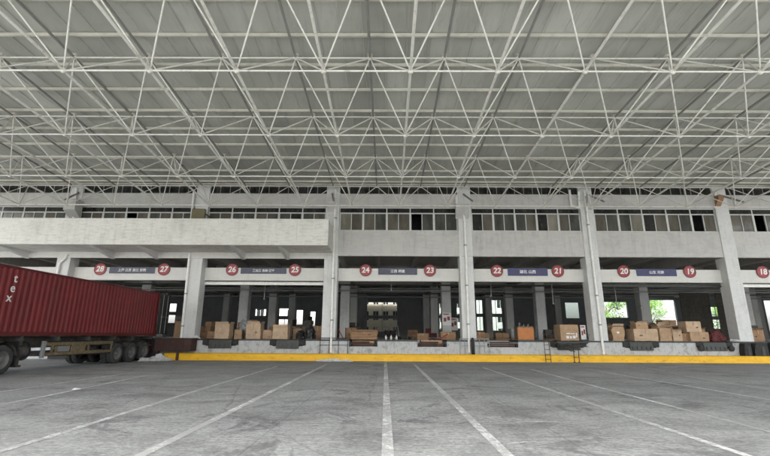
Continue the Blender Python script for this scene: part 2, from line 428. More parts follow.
# ---------------------------------------------------------------- the canopy: space frame and roof
s = 2.87
def zb(Y): return (2.943 - .0735*(Y/s - 4.358))*s + CH
def zt(Y): return zb(Y) + .73*s
def zr(Y): return (4.10 - .0735*Y/s)*s + CH
YB = [(4.358 + 1.42*j)*s for j in range(-4, 4)]
YT = [(5.068 + 1.42*j)*s for j in range(-5, 4)]
XB = [(.26 + k)*s for k in range(-11, 12)]
XT = [(-.24 + k)*s for k in range(-11, 13)]
can = empty('loading_yard_canopy', 'high white steel space frame canopy with grey sheet roof over the yard', 'canopy', (0, 12, 0))
cans = []
def cb(mb, name, mat, loc=None):
    o = mb.build(name, mat, can, loc); cans.append(o); return o
# roof sheets: shallow ribs running away from the camera, geometry repeated across X
x0, x1 = XT[0]-.6, XT[-1]+.6; ya, yb = YT[0]-.9, F+.04
prof = []; x = x0
while x < x1:
    prof += [(x, 0), (x+.74, 0), (x+.755, -.035), (x+.80, -.035), (x+.815, 0)]; x += .82
m = MB(); n = len(prof)
vs = [(px, ya, zr(ya)+dz) for px, dz in prof] + [(px, yb, zr(yb)+dz) for px, dz in prof]
m.add(vs, [(i, i+1, n+i+1, n+i) for i in range(n-1)])
m.add([(x0, ya, zr(ya)+.12), (x, ya, zr(ya)+.12), (x, yb, zr(yb)+.12), (x0, yb, zr(yb)+.12)], [(0,1,2,3)])
cb(m, 'roof_sheet', M['sheet'])
# purlins (C-channels)
k = -8; Y = 4.17*s - 11*.562*s
while Y < 26.6:
    if Y > ya+.1:
        m = MB(); z = zr(Y) - .045
        m.box(x0+.1, x1-.1, Y-.035, Y-.027, z-.125, z)
        m.box(x0+.1, x1-.1, Y-.027, Y+.04, z-.125, z-.117); m.box(x0+.1, x1-.1, Y-.027, Y+.04, z-.008, z)
        m.box(x0+.1, x1-.1, Y+.034, Y+.04, z-.117, z-.10)
        cb(m, 'purlin', M['purlin'])
    Y += .562*s
yg = 27.1; m = MB(); m.box(x0, x1, yg-.02, yg, zr(yg)-.15, zr(yg)-.02)         # eaves gutter just before the wall
m.box(x0, x1, yg-.22, yg-.02, zr(yg)-.15, zr(yg)-.13); m.box(x0, x1, yg-.24, yg-.22, zr(yg)-.15, zr(yg)-.05)
cb(m, 'eaves_gutter', M['purlin'])
for Y in YB: cb(MB().tube([(XB[0], Y, zb(Y)), (XB[-1], Y, zb(Y))], .032), 'bottom_chord', M['tube'])
for X in XB: cb(MB().tube([(X, YB[0], zb(YB[0])), (X, YB[-1], zb(YB[-1]))], .046, 10), 'bottom_chord', M['tube'])
for Y in YT: cb(MB().tube([(XT[0], Y, zt(Y)), (XT[-1], Y, zt(Y))], .031), 'top_chord', M['tube'])
for X in XT: 
    m = MB().tube([(X, YT[0], zt(YT[0])), (X, YT[-1], zt(YT[-1]))], .052, 10)
    cb(m, 'top_chord', M['tubeg'])
webs = []
for Y in YB:
    for X in XB:
        for dx in (-.5, .5):
            for dy in (-.71, .71):
                a = Vector((X, Y, zb(Y))); b = Vector((X+dx*s, Y+dy*s, zt(Y+dy*s)))
                webs.append((seen(a, b), (dx > 0, dy > 0), a, b))
webs.sort(key=lambda t: -t[0])
proto = {}
rest = MB()
for i, (sc_, kind, a, b) in enumerate(webs):
    if i < 100:
        if kind not in proto:
            mm = MB(); d = b-a; u = d.normalized()
            mm.tube([(0,0,0)+u*.0 if False else tuple(u*.10), tuple(u*.22), tuple(u*.34)], .04, 8, radii=[.018, .022, .028])
            mm.tube([tuple(u*.34), tuple(d-u*.34)], .028, 8, cap=False)
            mm.tube([tuple(d-u*.34), tuple(d-u*.22), tuple(d-u*.10)], .04, 8, radii=[.028, .022, .018])
            o = cb(mm, 'web_strut', M['tube'], tuple(a)); proto[kind] = o
        else:
            o = proto[kind].copy(); C.objects.link(o); o.location = a; o.parent = can; cans.append(o)
    else:
        u = (b-a).normalized()
        rest.tube([a+u*.1, a+u*.34, b-u*.34, b-u*.1], .04, 6, radii=[.018,.026,.026,.018])
tag(cb(rest, 'web_struts', M['tube']), kind='stuff')
nodes = [(seen((X,Y,zb(Y)), (X,Y,zb(Y)+.02), 2), 0, Vector((X, Y, zb(Y)))) for X in XB for Y in YB] + \
        [(seen((X,Y,zt(Y)), (X,Y,zt(Y)+.02), 2)*.6, 1, Vector((X, Y, zt(Y)))) for X in XT for Y in YT]
nodes.sort(key=lambda t: -t[0])
pr = {}
rest = MB()
for i, (sc_, kind, a) in enumerate(nodes):
    gap = .29-.25
    if i < 100:
        if kind not in pr:
            mm = MB().ball((0,0,0), .10)
            if kind: mm.tube([(0,0,.05), (0,0,.12)], .045, 8); mm.box(-.1,.1,-.09,.09,.12,.14)
            pr[kind] = cb(mm, 'ball_joint', M['ball'], tuple(a))
        else:
            o = pr[kind].copy(); C.objects.link(o); o.location = a; o.parent = can; cans.append(o)
    else: rest.ball(a, .10, 0, 8, 5)
tag(cb(rest, 'ball_joints', M['ball']), kind='stuff')
recentre(can, cans, (0, 12, 0))

# ---------------------------------------------------------------- the warehouse
bld = empty('warehouse', 'long pale grey two storey warehouse with open loading bays and numbered gates', 'warehouse', (5, F, 0))
kids = []
def wb(mb, name, mat, parent=None):
    o = mb.build(name, mat, parent or bld)
    if not parent: kids.append(o)
    return o
PX = [-46.2, -37.6, -29.2, -21.0, -12.4, -3.63, 5.13, 13.27, 22.24, 31, 39.7, 48.4, 57.1]
PW = .87
XL, XR = PX[0]-.5, PX[-1]+.5
def holes_wall(mb, X0, X1, Z0, Z1, Y0, Y1, holes):
    xs = sorted({X0, X1} | {h[0] for h in holes} | {h[1] for h in holes})
    for a, b in zip(xs, xs[1:]):
        zs = sorted([(h[2], h[3]) for h in holes if h[0] <= a+1e-6 and h[1] >= b-1e-6])
        z = Z0
        for c, d in zs:
            if c > z: mb.box(a, b, Y0, Y1, z, c)
            z = d
        if z < Z1: mb.box(a, b, Y0, Y1, z, Z1)
    return mb
for i, X in enumerate(PX):
    w = PW/2
    m = MB().box(X-w, X+w, F, F+.85, 0, 6.5, bev=.02); m.box(X-w, X+w, F, F+.3, 6.5, 12.6)
    wb(m, 'pillar', M['pillar'] if i != 9 else M['pillar'])
for a, b in zip(PX, PX[1:]):
    A, B = a+PW/2, b-PW/2
    wb(MB().box(A, B, F+.06, F+.3, 6.5, 8.2), 'wall_panel', M['wall'])
    m = MB().box(A, B, F+.05, F+.3, 9.78, 10.72); m.box(A, B, F-.02, F+.05, 9.84, 9.93)
    wb(m, 'wall_band', M['wall'])
    wb(MB().box(A, B, F+.05, F+.3, 11.6, 12.6), 'parapet', M['wall'])
    m = MB().box(A, B, F+.55, F+.85, 4.92, 5.76, bev=.015)
    wb(m, 'lintel', M['beam'])
    # windows: five units per bay, two leaves each, fixed light above
    W = (B-A-.06)/5
    for u in range(5):
        xa = A+.03+u*W; xb = xa+W
        fr = MB(); y0, y1 = F+.12, F+.19; t = .045
        fr.box(xa, xb, y0, y1, 8.2, 8.2+t); fr.box(xa, xb, y0, y1, 9.78-t, 9.78); fr.box(xa, xb, y0-.01, y1, 9.36, 9.36+.07)
        fr.box(xa, xa+.07, y0-.012, y1, 8.2+t, 9.36); fr.box(xb-.06, xb, y0-.012, y1, 8.2+t, 9.36)
        fr.box((xa+xb)/2-.022, (xa+xb)/2+.022, y0-.005, y1, 8.2+t, 9.36); 
        fr.box(xa, xa+.035, y0, y1, 9.43, 9.78-t); fr.box(xb-.03, xb, y0, y1, 9.43, 9.78-t)
        wf = wb(fr, 'window', M['alu'])
        pm = MB(); ms = [M['pane0'], M['pane1'], M['pane2'], M['pane3']]
        for q in range(2):
            pa = xa+.07 if q == 0 else (xa+xb)/2+.022; pb = (xa+xb)/2-.022 if q == 0 else xb-.06
            r = random.random()
            if r < .06: continue                       # leaf slid open
            mi = 0 if r < .5 else 1 if r < .82 else 2 if r < .94 else 3
            pm.box(pa, pb, y0+.03+.01*q, y0+.036+.01*q, 8.2+t, 9.36, mi)
        pm.box(xa+.035, xb-.03, y0+.03, y0+.036, 9.43, 9.78-t, 2)
        wb(pm, 'pane', ms, wf)
    # clerestory strip above the band
    fr = MB(); n = 12; W = (B-A)/n
    fr.box(A, B, F+.12, F+.18, 10.72, 10.77); fr.box(A, B, F+.12, F+.18, 11.55, 11.6)
    for u in range(n+1):
        c = A+u*W; fr.box(max(A, c-.02), min(B, c+.02), F+.12, F+.18, 10.77, 11.55)
    cw = wb(fr, 'clerestory_window', M['tubeg'])
    wb(MB().box(A, B, F+.145, F+.151, 10.77, 11.55), 'pane', M['pane2'], cw)
# inner shell of the upper storey, so open leaves show a dark room
m = MB(); m.box(XL, XR, F+.3, 60, 7.45, 7.75); wb(m, 'ceiling', M['inceil'])
wb(MB().box(XL, XR, F+6, F+6.2, 7.75, 12.3), 'inner_wall', M['inwall']); wb(MB().box(XL, XR, 48.2, 48.5, 7.75, 12.3), 'upper_rear_wall', M['wall'])  # second wall closes the upper storey at the rear, above the unbroken ceiling
wb(MB().box(XL, XR, F+.3, 48.5, 12.3, 12.6), 'roof', M['inceil'])
m = MB(); m.box(XL, XL+.3, F+.3, 48.2, 0, 12.3); m.box(XR-.3, XR, F+.3, 48.2, 0, 12.3); m.box(XL, XL+.3, 48.5, 60, 0, 7.4); m.box(XR-.3, XR, 48.5, 60, 0, 7.4); wb(m, 'end_wall', M['wall'])
# interior columns, beams, floor
for Y in (38, 47.6, 57.2):
    for X in PX[1:-1]:
        if X == 31 and Y > 40: continue
        m = MB().box(X-.4, X+.4, Y-.4, Y+.4, 1.2, 6.75, bev=.03)
        for zz in (2.2, 3.5, 4.8): m.box(X-.405, X+.405, Y-.405, Y+.405, zz, zz+.025)
        wb(m, 'inner_column', M['incol'])
    wb(MB().box(XL+.3, XR-.3, Y-.25, Y+.25, 6.75, 7.45), 'ceiling_beam', M['inceil'])
for X in PX[1:-1]: 
    m = MB()
    for ya_, yb_ in ((F+.85, 37.75), (38.25, 47.35), (47.85, 56.95), (57.45, 59.9)): m.box(X-.2, X+.2, ya_, yb_, 6.65, 7.45)
    wb(m, 'ceiling_beam', M['inceil'])
for a, b in zip(PX[2:11], PX[3:12]):
    for q in (1/3, 2/3):
        X = a+(b-a)*q; wb(MB().box(X-.11, X+.11, F+.35, 37.75, 6.98, 7.45), 'ceiling_joist', M['inceil'])
# pipes and trays slung under the ceiling
for Y, z, r in ((30.2, 5.35, .05), (33.5, 5.6, .08), (36.6, 5.15, .05), (42, 5.9, .1), (45.5, 5.4, .06)):
    wb(MB().tube([(XL+.4, Y, z), (XR-.4, Y, z)], r, 6), 'ceiling_pipe', M['greysteel'])
for Y, z in ((35.2, 5.45), (44, 5.6)):
    wb(MB().box(XL+.4, XR-.4, Y, Y+.35, z, z+.1), 'cable_tray', M['chas'])
for X, z in ((-8.6, 3.9), (.3, 4.6), (11.6, 3.7), (14.9, 3.9), (16.0, 3.4), (17.7, 3.6), (7.3, 4.2)):
    m = MB().tube([(X, 30.4, 5.4), (X, 30.4, z)], .03, 6); m.ball((X, 30.4, z), .07)
    wb(m, 'hanging_pole', M['greysteel'])
# back wall with openings to the yard beyond
H = [(-2.7, 1.4, 2.0, 5.9), (-18.1, -16.6, 4.0, 4.9), (-14.8, -13.2, 2.6, 5.0), (-12.4, -11.5, 2.6, 4.8), (-10.5, -9.8, 2.6, 4.6), (-8.6, -7.4, 3.2, 4.6),
     (7.2, 8.6, 2.3, 5.8), (9.6, 11.0, 2.3, 5.8), (12.3, 13.15, 2.2, 6.3), (14.1, 15.8, 2.2, 6.3), (24.5, 26.4, 3.9, 6.0), (29.6, 33.0, 4.0, 6.1), (35.9, 39.6, 1.3, 6.4),
     (43.6, 46.4, 2.6, 5.5), (49.0, 50.6, 1.6, 6.8), (51.8, 54, 1.8, 6.4), (-32, -29, 3, 5.6)]
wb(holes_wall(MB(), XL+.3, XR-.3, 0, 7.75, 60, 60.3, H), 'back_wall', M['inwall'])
for (a, b, c, d) in H:
    if c >= 2 and d-c > 2.2 and b-a < 5:
        mid = (c+d)/2
        m = MB().box(a, b, 60.05, 60.2, mid-.25, mid+.2); m.box((a+b)/2-.03, (a+b)/2+.03, 60.1, 60.16, c, mid-.25); m.box((a+b)/2-.03, (a+b)/2+.03, 60.1, 60.16, mid+.2, d)
        wb(m, 'window_bar', M['inwall'])
for (a, b, c, d) in H:
    if c >= 2 and 5 < a and b < 29: wb(MB().box(a, b, 60.21, 60.216, c, d), 'dusty_pane', M['dusty'])
# partition walls deep inside some bays
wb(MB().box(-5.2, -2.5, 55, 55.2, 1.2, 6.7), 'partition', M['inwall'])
m = MB()
for k in range(7): m.box(29.6+.72*k, 29.66+.72*k, 44, 44.06, 1.2, 5.9)
m.box(29.6, 33.98, 43.97, 44.0, 5.8, 5.9); m.box(29.6, 33.98, 43.97, 44.0, 3.6, 3.66)
for k in range(6):
    if k != 4: m.box(29.67+.72*k, 30.31+.72*k, 44.01, 44.05, 1.2, 5.8)
wb(m, 'mesh_partition', M['chas'])
m = MB()
for k in range(14):
    if k not in (2, 5, 6, 9): m.box(-12.0+.62*k, -11.5+.62*k, 53, 53.1, 1.2, 2.6 + (k*37 % 5)*.35)
wb(m, 'storage_racking', M['chas'])

wb(MB().box(XL, 27, 60.3, 73.4, 7.3, 7.5), 'rear_shade_slab', M['wall'])  # unseen slab added to keep daylight off the blocks behind
# dock platform: face with a notch at every gate
GATES = {28: -18.75, 27: -14.5, 26: -10.25, 25: -6.1, 24: -1.45, 23: 2.8, 22: 7.15, 21: 11.15, 20: 15.6, 19: 20.1, 18: 24.6, 17: 28.6}
NW = {24: 1.75, 23: 1.8, 22: 1.9, 21: 1.9}
holes = []
for k, X in GATES.items():
    w = NW.get(k, 1.9)
    holes.append((X-w/2, X+w/2, .82, 1.2))
m = MB(); holes_wall(m, XL, XR, 0, 1.2, F-.05, F+2.0, holes)
wb(m, 'dock_face', M['dock'])
wb(MB().box(XL+.3, XR-.3, F+2.0, 60, 0, 1.2), 'dock_floor', M['infloor'])
m = MB(); holes_wall(m, XL, XR, 1.14, 1.235, F-.07, F+2.0, [(a, b, 1.0, 1.3) for a, b, c, d in holes])
wb(m, 'dock_edge', M['steel'])
k_ = MB()
for a, b in ((-13.35, -12.62), (-12.5, XR)):
    k_.prism([(F-.75, 0), (F-.72, .34), (F-.66, .40), (F-.1, .40), (F-.051, .36), (F-.051, 0)], 0, a, b)
tag(k_.build('kerb', M['yel']), kind='structure')

# shutter rails, brackets
for a, b in ((PX[4], PX[5]), (PX[8], PX[9]), (PX[7], PX[8])):
    m = MB().box(a+PW/2, b-PW/2, F+.7, F+.8, 4.66, 4.74); m.tube([(a+PW/2, F+.8, 4.8), (b-PW/2, F+.8, 4.8)], .07, 8)
    wb(m, 'shutter_rail', M['pipe'] if a != PX[7] else M['steel'])
# balcony on the left
BX1 = -3.52; BY = F-2.5
m = MB(); m.box(XL, BX1-.2, BY, BY+.2, 6.66, 8.22); m.box(BX1-.2, BX1, BY, F, 6.66, 8.22); m.box(XL, BX1-.2, BY+.2, F, 6.66, 6.8)
m.box(XL, BX1+.03, BY-.03, BY+.23, 8.221, 8.27)
bal = wb(m, 'balcony', M['balcony'])
X = PX[1]
for X in [-34.7, -31.8, -26.3, -23.4, -17.8, -14.95, -9.3, -6.45]:
    mm = MB().prism([(BY+.2, 6.659), (F+.06, 6.659), (F+.06, 6.22), (BY+.25, 6.63)], 0, X-.12, X+.12)
    wb(mm, 'cantilever_beam', M['pillar'], bal)
mm = MB().box(XL, BX1-.4, F-.06, F+.06, 6.28, 6.659); wb(mm, 'edge_beam', M['beam'], bal)
# drain pipes
def pipe(pts, brackets=(), r=.075):
    m = MB(); 
    for a, b in zip(pts, pts[1:]): m.tube([a, b], r, 10)
    for q in pts[1:-1]: m.ball(q, r*1.15)
    o = wb(m, 'drain_pipe', M['pipe'])
    for q in brackets:
        wb(MB().tube([(q[0], q[1], q[2]-.04), (q[0], q[1], q[2]+.04)], r*1.35, 10), 'pipe_bracket', M['greysteel'], o)
y = F-.1
pipe([(-20.95, y, 11.0), (-20.75, y, 8.3)]); pipe([(-20.75, y, 6.5), (-20.85, y, 6.2), (-21.15, y, 5.9), (-21.2, y, .6)])
pipe([(-13.0, y, 10.9), (-12.95, y, 8.3)]); pipe([(-12.8, y, 6.6), (-12.72, y, .8)], [(-12.75, y, 4), (-12.73, y, 2)])
pipe([(-3.48, y, 11.1), (-3.43, y, .45)], [(-3.43, y, 9), (-3.43, y, 5), (-3.43, y, 2.4)])
pipe([(4.62, y, 10.6), (4.6, y, 9.45), (4.78, y, 9.32), (5.02, y, 9.25), (5.1, y, 8.9), (5.06, y, .5)], [(5.08, y, 7.2), (5.06, y, 4.6), (5.06, y, 2.2)])
pipe([(13.2, y, 10.95), (13.25, y, .45)], [(13.2, y, 8.6), (13.25, y, 4), (13.25, y, 2.2)])
pipe([(12.2, y, 11.0), (12.22, y, 9.9), (12.75, y, 9.75), (12.8, y, 10.9)])
pipe([(21.9, y, 11.0), (21.9, y, 10.5)])
# brackets between pillars and frame
def corbel(X, w, z0, z1, d, mat='wall'):
    wb(MB().prism([(F, z0-.45), (F, z1), (F-d, z1), (F-d, z0)], 0, X-w/2, X+w/2), 'corbel', M[mat])
corbel(-20.75, .75, 9.35, 10.1, .7); corbel(-3.7, .5, 9.9, 10.3, .5); corbel(4.95, .85, 9.45, 9.95, .35); corbel(13.4, .45, 10.1, 10.5, .5); corbel(22.0, .35, 10.35, 10.6, .4, 'card2')
for X in (-29.2, -20.8, -3.7, 5.1, 13.4, 22.2, 31):
    wb(MB().tube([(X, F-.05, 10.7), (X+.3, F-1.5, 9.75)], .06, 8), 'stay_bar', M['tubeg'])
m = MB().box(-12.5, -11.65, F-1.15, F-.95, 8.3, 9.3, bev=.02); m.box(-12.45, -12.39, F-.95, F, 9.0, 9.06); m.box(-11.75, -11.69, F-.95, F, 9.0, 9.06)
wb(m, 'meter_box', M['olive'])
recentre(bld, kids, (5, F, 0))

# ---------------------------------------------------------------- signs
nums = {28: -18.85, 27: -14.65, 26: -10.17, 25: -6.04, 24: -1.40, 23: 2.81, 22: 7.19, 21: 11.17, 20: 15.46, 19: 19.76, 18: 24.5, 17: 28.4}
SY = F+.52
for k, X in nums.items():
    t = empty('gate_number_sign', 'round red gate sign with the white number %d on the pale lintel' % k, 'sign', (X, SY, 5.62), group='round red gate number signs')
    MB().lathe([(0, -.035), (.33, -.035), (.345, -.025), (.345, .03), (0, .03)], 1, (0,0,0), 32, 0, False).build('disc', M['signred'], t)
    MB().lathe([(.345, .03), (.345, -.045), (.395, -.045), (.395, .03), (.345, .03)], 1, (0,0,0), 32, 0, False).build('rim', M['signrim'], t)
    textmesh('numeral', str(k), .50, M['white'], t, (0, -.045, .0), .008, .013, .12 if k != 24 else .0)
boards = [(-16.75, 3.0, .42, '上海 江苏 浙江 安徽', 'blued', 'long slate blue board between gate signs 28 and 27'),
          (-8.1, 3.0, .38, '黑龙江 吉林 辽宁', 'blued', 'grey blue board between gate signs 26 and 25'),
          (.70, 2.55, .44, '江西 福建', 'blued', 'grey blue board between gate signs 24 and 23'),
          (9.2, 2.6, .50, '湖北 山西', 'blue', 'dark blue board between gate signs 22 and 21'),
          (17.6, 2.6, .46, '山东 河南', 'blue', 'deep blue board between gate signs 20 and 19'),
          (26.5, 2.6, .46, '四川 重庆', 'blue', 'deep blue board right of gate sign 18')]
for X, w, h, txt, mt, lab in boards:
    z = 5.56
    t = empty('destination_board', lab + ' with small white writing', 'sign', (X, F+.54, z), group='blue destination boards')
    MB().box(-w/2, w/2, -.03, .005, -h/2, h/2).build('board', M[mt], t)
    textmesh('writing', txt, h*.5, M['white'], t, (0, -.034, 0), .003, .004, sx=1.0)

# ---------------------------------------------------------------- dock levellers
for k, X in GATES.items():
    w = NW.get(k, 1.9)
    open_ = k in (24, 23, 22)
    if k == 27: continue
    lab = ('rust brown dock leveller sunk in the notch under gate sign %d' if open_ else 'dark steel dock leveller with its lip hanging under gate sign %d') % k
    t = empty('dock_leveller', lab, 'dock leveller', (X, F, .82), group='dock levellers under the gate signs')
    if open_:
        MB().box(-w/2+.03, w/2-.03, .25, 1.9, 0, .06).build('deck', M['rust'], t)
        m = MB(); m.box(-w/2+.2, w/2-.25, -.03, .2, .01, .1); m.box(-w/2+.1, w/2-.12, .0, .06, .13, .20); m.box(-w/2+.2, w/2-.5, .02, .3, .23, .31)
        m.build('lip', M['rust'], t)
        for sx in (-1, 1): MB().box(min(sx*(w/2-.16), sx*(w/2-.02)), max(sx*(w/2-.16), sx*(w/2-.02)), -.12, .2, .0, .2, bev=.02).build('bumper', M['blk'], t)
    else:
        MB().box(-w/2+.02, w/2-.02, -.02, 1.95, .30, .38).build('deck', M['steel'], t)
        m = MB().prism([(-.03, .36), (-.12, .34), (-.2, -.12), (-.16, -.14), (-.08, .28), (-.03, .30)], 0, -w/2+.25, w/2-.25)
        for q in range(5): xx = -w/2+.4+q*(w-.8)/4; m.box(xx-.02, xx+.02, -.215, -.19, -.1, .1)
        m.build('lip', M['steel'], t)
        for sx in (-1, 1):
            a, b = sorted((sx*(w/2-.24), sx*(w/2+.16)))
            MB().box(a, b, -.14, -.06, .05, .38, bev=.03).build('bumper', M['blk'], t)
            if k == 19: MB().lathe([(0,-.26),(.15,-.26),(.17,-.24),(.17,-.16),(0,-.16)], 1, (sx*(w/2-.02), 0, .0), 18, 0).build('buffer', M['blk'], t)
# dark rusty steel bridge at gate 27
t = empty('loading_bridge', 'dark rusty steel box platform behind the red container at the pillar foot', 'loading bridge', (-12.75, F-.9, 0))
m = MB().box(-1.15, 1.05, .0, .8, .52, 1.24, bev=.02)
for q in range(6): m.box(-1.0+q*.38, -.94+q*.38, -.03, 0, .56, 1.2)
m.build('platform', M['rust'], t)
for X in (-.95, .28): MB().box(X-.05, X+.05, .02, .12, .0, .52).build('leg', M['rust'], t)
MB().box(-1.2, 1.1, -.05, .82, 1.241, 1.28).build('deck', M['steel'], t)

# ---------------------------------------------------------------- cartons and goods
def carton(label, x0, x1, z0, z1, y=28.1, dep=None, mat='card', op=0, rz=0, group=None, printed=None, name='carton', small=False, sag=0):
    w, h = x1-x0, z1-z0; d = dep or min(w, .8)
    t = empty(name, label, 'carton', ((x0+x1)/2, y+d/2, z0), rz, group)
    b = MB(); nx = 6
    # body with slightly bulged sides
    def bulge(u): return 1+.018*math.sin(math.pi*u)
    vs = []; fs = []
    lv = 5
    for k in range(lv):
        zz = h*k/(lv-1); f = bulge(k/(lv-1)) if lv > 2 else 1
        e = .012
        for (a, c) in ((-w/2+e, -d/2), (w/2-e, -d/2), (w/2, -d/2+e), (w/2, d/2-e), (w/2-e, d/2), (-w/2+e, d/2), (-w/2, d/2-e), (-w/2, -d/2+e)):
            vs.append((a*f + random.uniform(-.014,.014)*(1+sag), c*f + random.uniform(-.014,.014)*(1+sag), zz - sag*.05*(k/(lv-1))*random.random()))
    for k in range(lv-1):
        for i in range(8): j = (i+1) % 8; fs.append((k*8+i, k*8+j, k*8+8+j, k*8+8+i))
    fs.append(tuple(reversed(range(8))))
    if not op: fs.append(tuple(range(8*lv-8, 8*lv)))
    b.add(vs, fs); b.build('body', M[mat], t)
    if small: return t
    if op:
        fl = MB(); fh = min(.17, d*.45, h*.35)
        for sx in (-1, 1):
            an = random.uniform(.2, .9)
            xx = sx*w/2; dx = sx*fh*math.sin(an)*1.0; dz = fh*math.cos(an)
            fl.add([(xx, -d/2+.01, h), (xx, d/2-.01, h), (xx+dx, d/2-.04, h+dz), (xx+dx, -d/2+.04, h+dz),
                    (xx+.008*sx, -d/2+.01, h), (xx+.008*sx, d/2-.01, h), (xx+dx+.008*sx, d/2-.04, h+dz), (xx+dx+.008*sx, -d/2+.04, h+dz)],
                   [(0,1,2,3),(7,6,5,4),(0,3,7,4),(3,2,6,7),(1,5,6,2)])
        an = random.uniform(.4, 1.2); yy = -d/2; dy = -fh*math.sin(an); dz = fh*math.cos(an)*(1 if op == 1 else -1)
        fl.add([(-w/2+.02, yy, h), (w/2-.02, yy, h), (w/2-.05, yy+dy, h+dz), (-w/2+.05, yy+dy, h+dz),
                (-w/2+.02, yy-.008, h), (w/2-.02, yy-.008, h), (w/2-.05, yy+dy-.008, h+dz), (-w/2+.05, yy+dy-.008, h+dz)],
               [(0,1,2,3),(7,6,5,4),(0,3,7,4),(3,2,6,7),(1,5,6,2)])
        fl.build('flap', M['card3'] if mat == 'card' else M[mat], t)
    else:
        MB().box(-w/2-.006, w/2+.006, -.03, .03, h, h+.004).build('tape', M['tape'], t)
    if not small and not printed and random.random() < .8:
        MB().box(-.03, .03, -d/2-.034, -d/2-.022, h*.62, h*.99).build('front_tape', M['tape'], t)
        pm = MB(); xx = random.choice((-.55, .3)); zz = random.uniform(.2, .5)
        for q in range(3): pm.box((xx+q*.09)*w/2, (xx+.06+q*.09)*w/2, -d/2-.034, -d/2-.024, zz*h, (zz+.1)*h)
        pm.build('printed_mark', M['steel'], t)
    if printed:
        pm = MB()
        for (a, b_, c, e) in printed: pm.box(a*w/2, b_*w/2, -d/2*1.025-.012, -d/2*1.025-.004, c*h, e*h)
        pm.build('printed_label', M['white'], t)
    return t
D = 1.236
G = 'cartons standing on the loading dock'
carton('squarish open carton directly under gate sign 26', -10.95, -10.05, D, 2.14, op=1, mat='card3', group=G)
carton('squarish open carton midway between gate signs 26 and 25', -8.95, -8.05, D, 2.16, op=1, mat='card3', group=G)
carton('open tan carton with a fold across, left of gate sign 25', -7.25, -6.3, D, 2.12, op=2, mat='card3', group=G)
carton('low brown carton at the left pillar foot of the gate 26 bay', -11.75, -11.2, D, 1.7, 28.9, mat='card2', group=G)
carton('sagging dark brown carton slumped under gate sign 24', -2.3, -.62, D, 1.84, 28.4, 1.0, 'card2', op=2, group=G, sag=4)
carton('flat brown carton sunk in the dock notch under gate sign 24', -2.15, -.8, .9, 1.15, F+.35, .8, 'card', group=G)
carton('thin brown carton lying over the notch under gate sign 23', 2.15, 3.45, .9, 1.2, F+.32, .8, 'card', group=G)
carton('brown carton between gate 23 and the white poster column', 3.5, 4.45, D, 1.74, 28.6, .8, 'card2', group=G)
carton('low dark brown carton at the left end of the gate 22 bay', 5.8, 6.5, D, 1.75, 29.4, .8, 'card2', group=G)
carton('big brown carton with white print under gate sign 21', 11.05, 12.2, D, 2.22, 28.2, 1.0, 'card', group=G,
       printed=[(-.35, .05, .40, .47), (.1, .55, .40, .46), (-.4, -.1, .12, .30), (-.02, .2, .12, .28), (.3, .62, .13, .31), (.68, .8, .2, .48)])
carton('crumpled upright carton with a white label left of gate sign 20', 14.35, 15.1, D, 2.15, 28.2, .7, 'card', op=1, group=G, sag=3, printed=[(-.25, .15, .5, .62)])
carton('wide flat sided carton under gate sign 20', 15.65, 17.15, D, 1.98, 28.1, .9, 'card3', group=G)
carton('small carton on top of the wide carton under gate sign 20', 15.95, 16.7, 1.985, 2.36, 28.3, .6, 'card', op=1, group=G)
carton('tilted carton left of the white lit panel between gates 20 and 19', 17.35, 18.15, D, 2.12, 28.3, .7, 'card', op=1, rz=.12, group=G, sag=2)
carton('narrow carton pressed against its neighbour left of gate sign 19', 18.25, 18.8, D, 1.95, 28.25, .5, 'card3', op=2, rz=-.15, group=G)
carton('lower wide carton of the stack under gate sign 19', 19.2, 20.35, D, 1.8, 28.1, .8, 'card', group=G)
carton('upper carton of the stack under gate sign 19', 19.05, 20.0, 1.805, 2.46, 28.15, .75, 'card3', group=G)
carton('brown carton leaning by the black pads right of pillar 18', 23.35, 24.1, D, 1.95, 28.4, .7, 'card2', op=1, group=G)
carton('flattened brown carton right of the gate 19 stack', 20.6, 21.35, D, 1.5, 28.1, .6, 'card2', group=G, sag=4)
carton('pale carton left of the stack under gate sign 27', -13.55, -12.75, D, 1.9, 29.0, .7, 'card3', group=G)
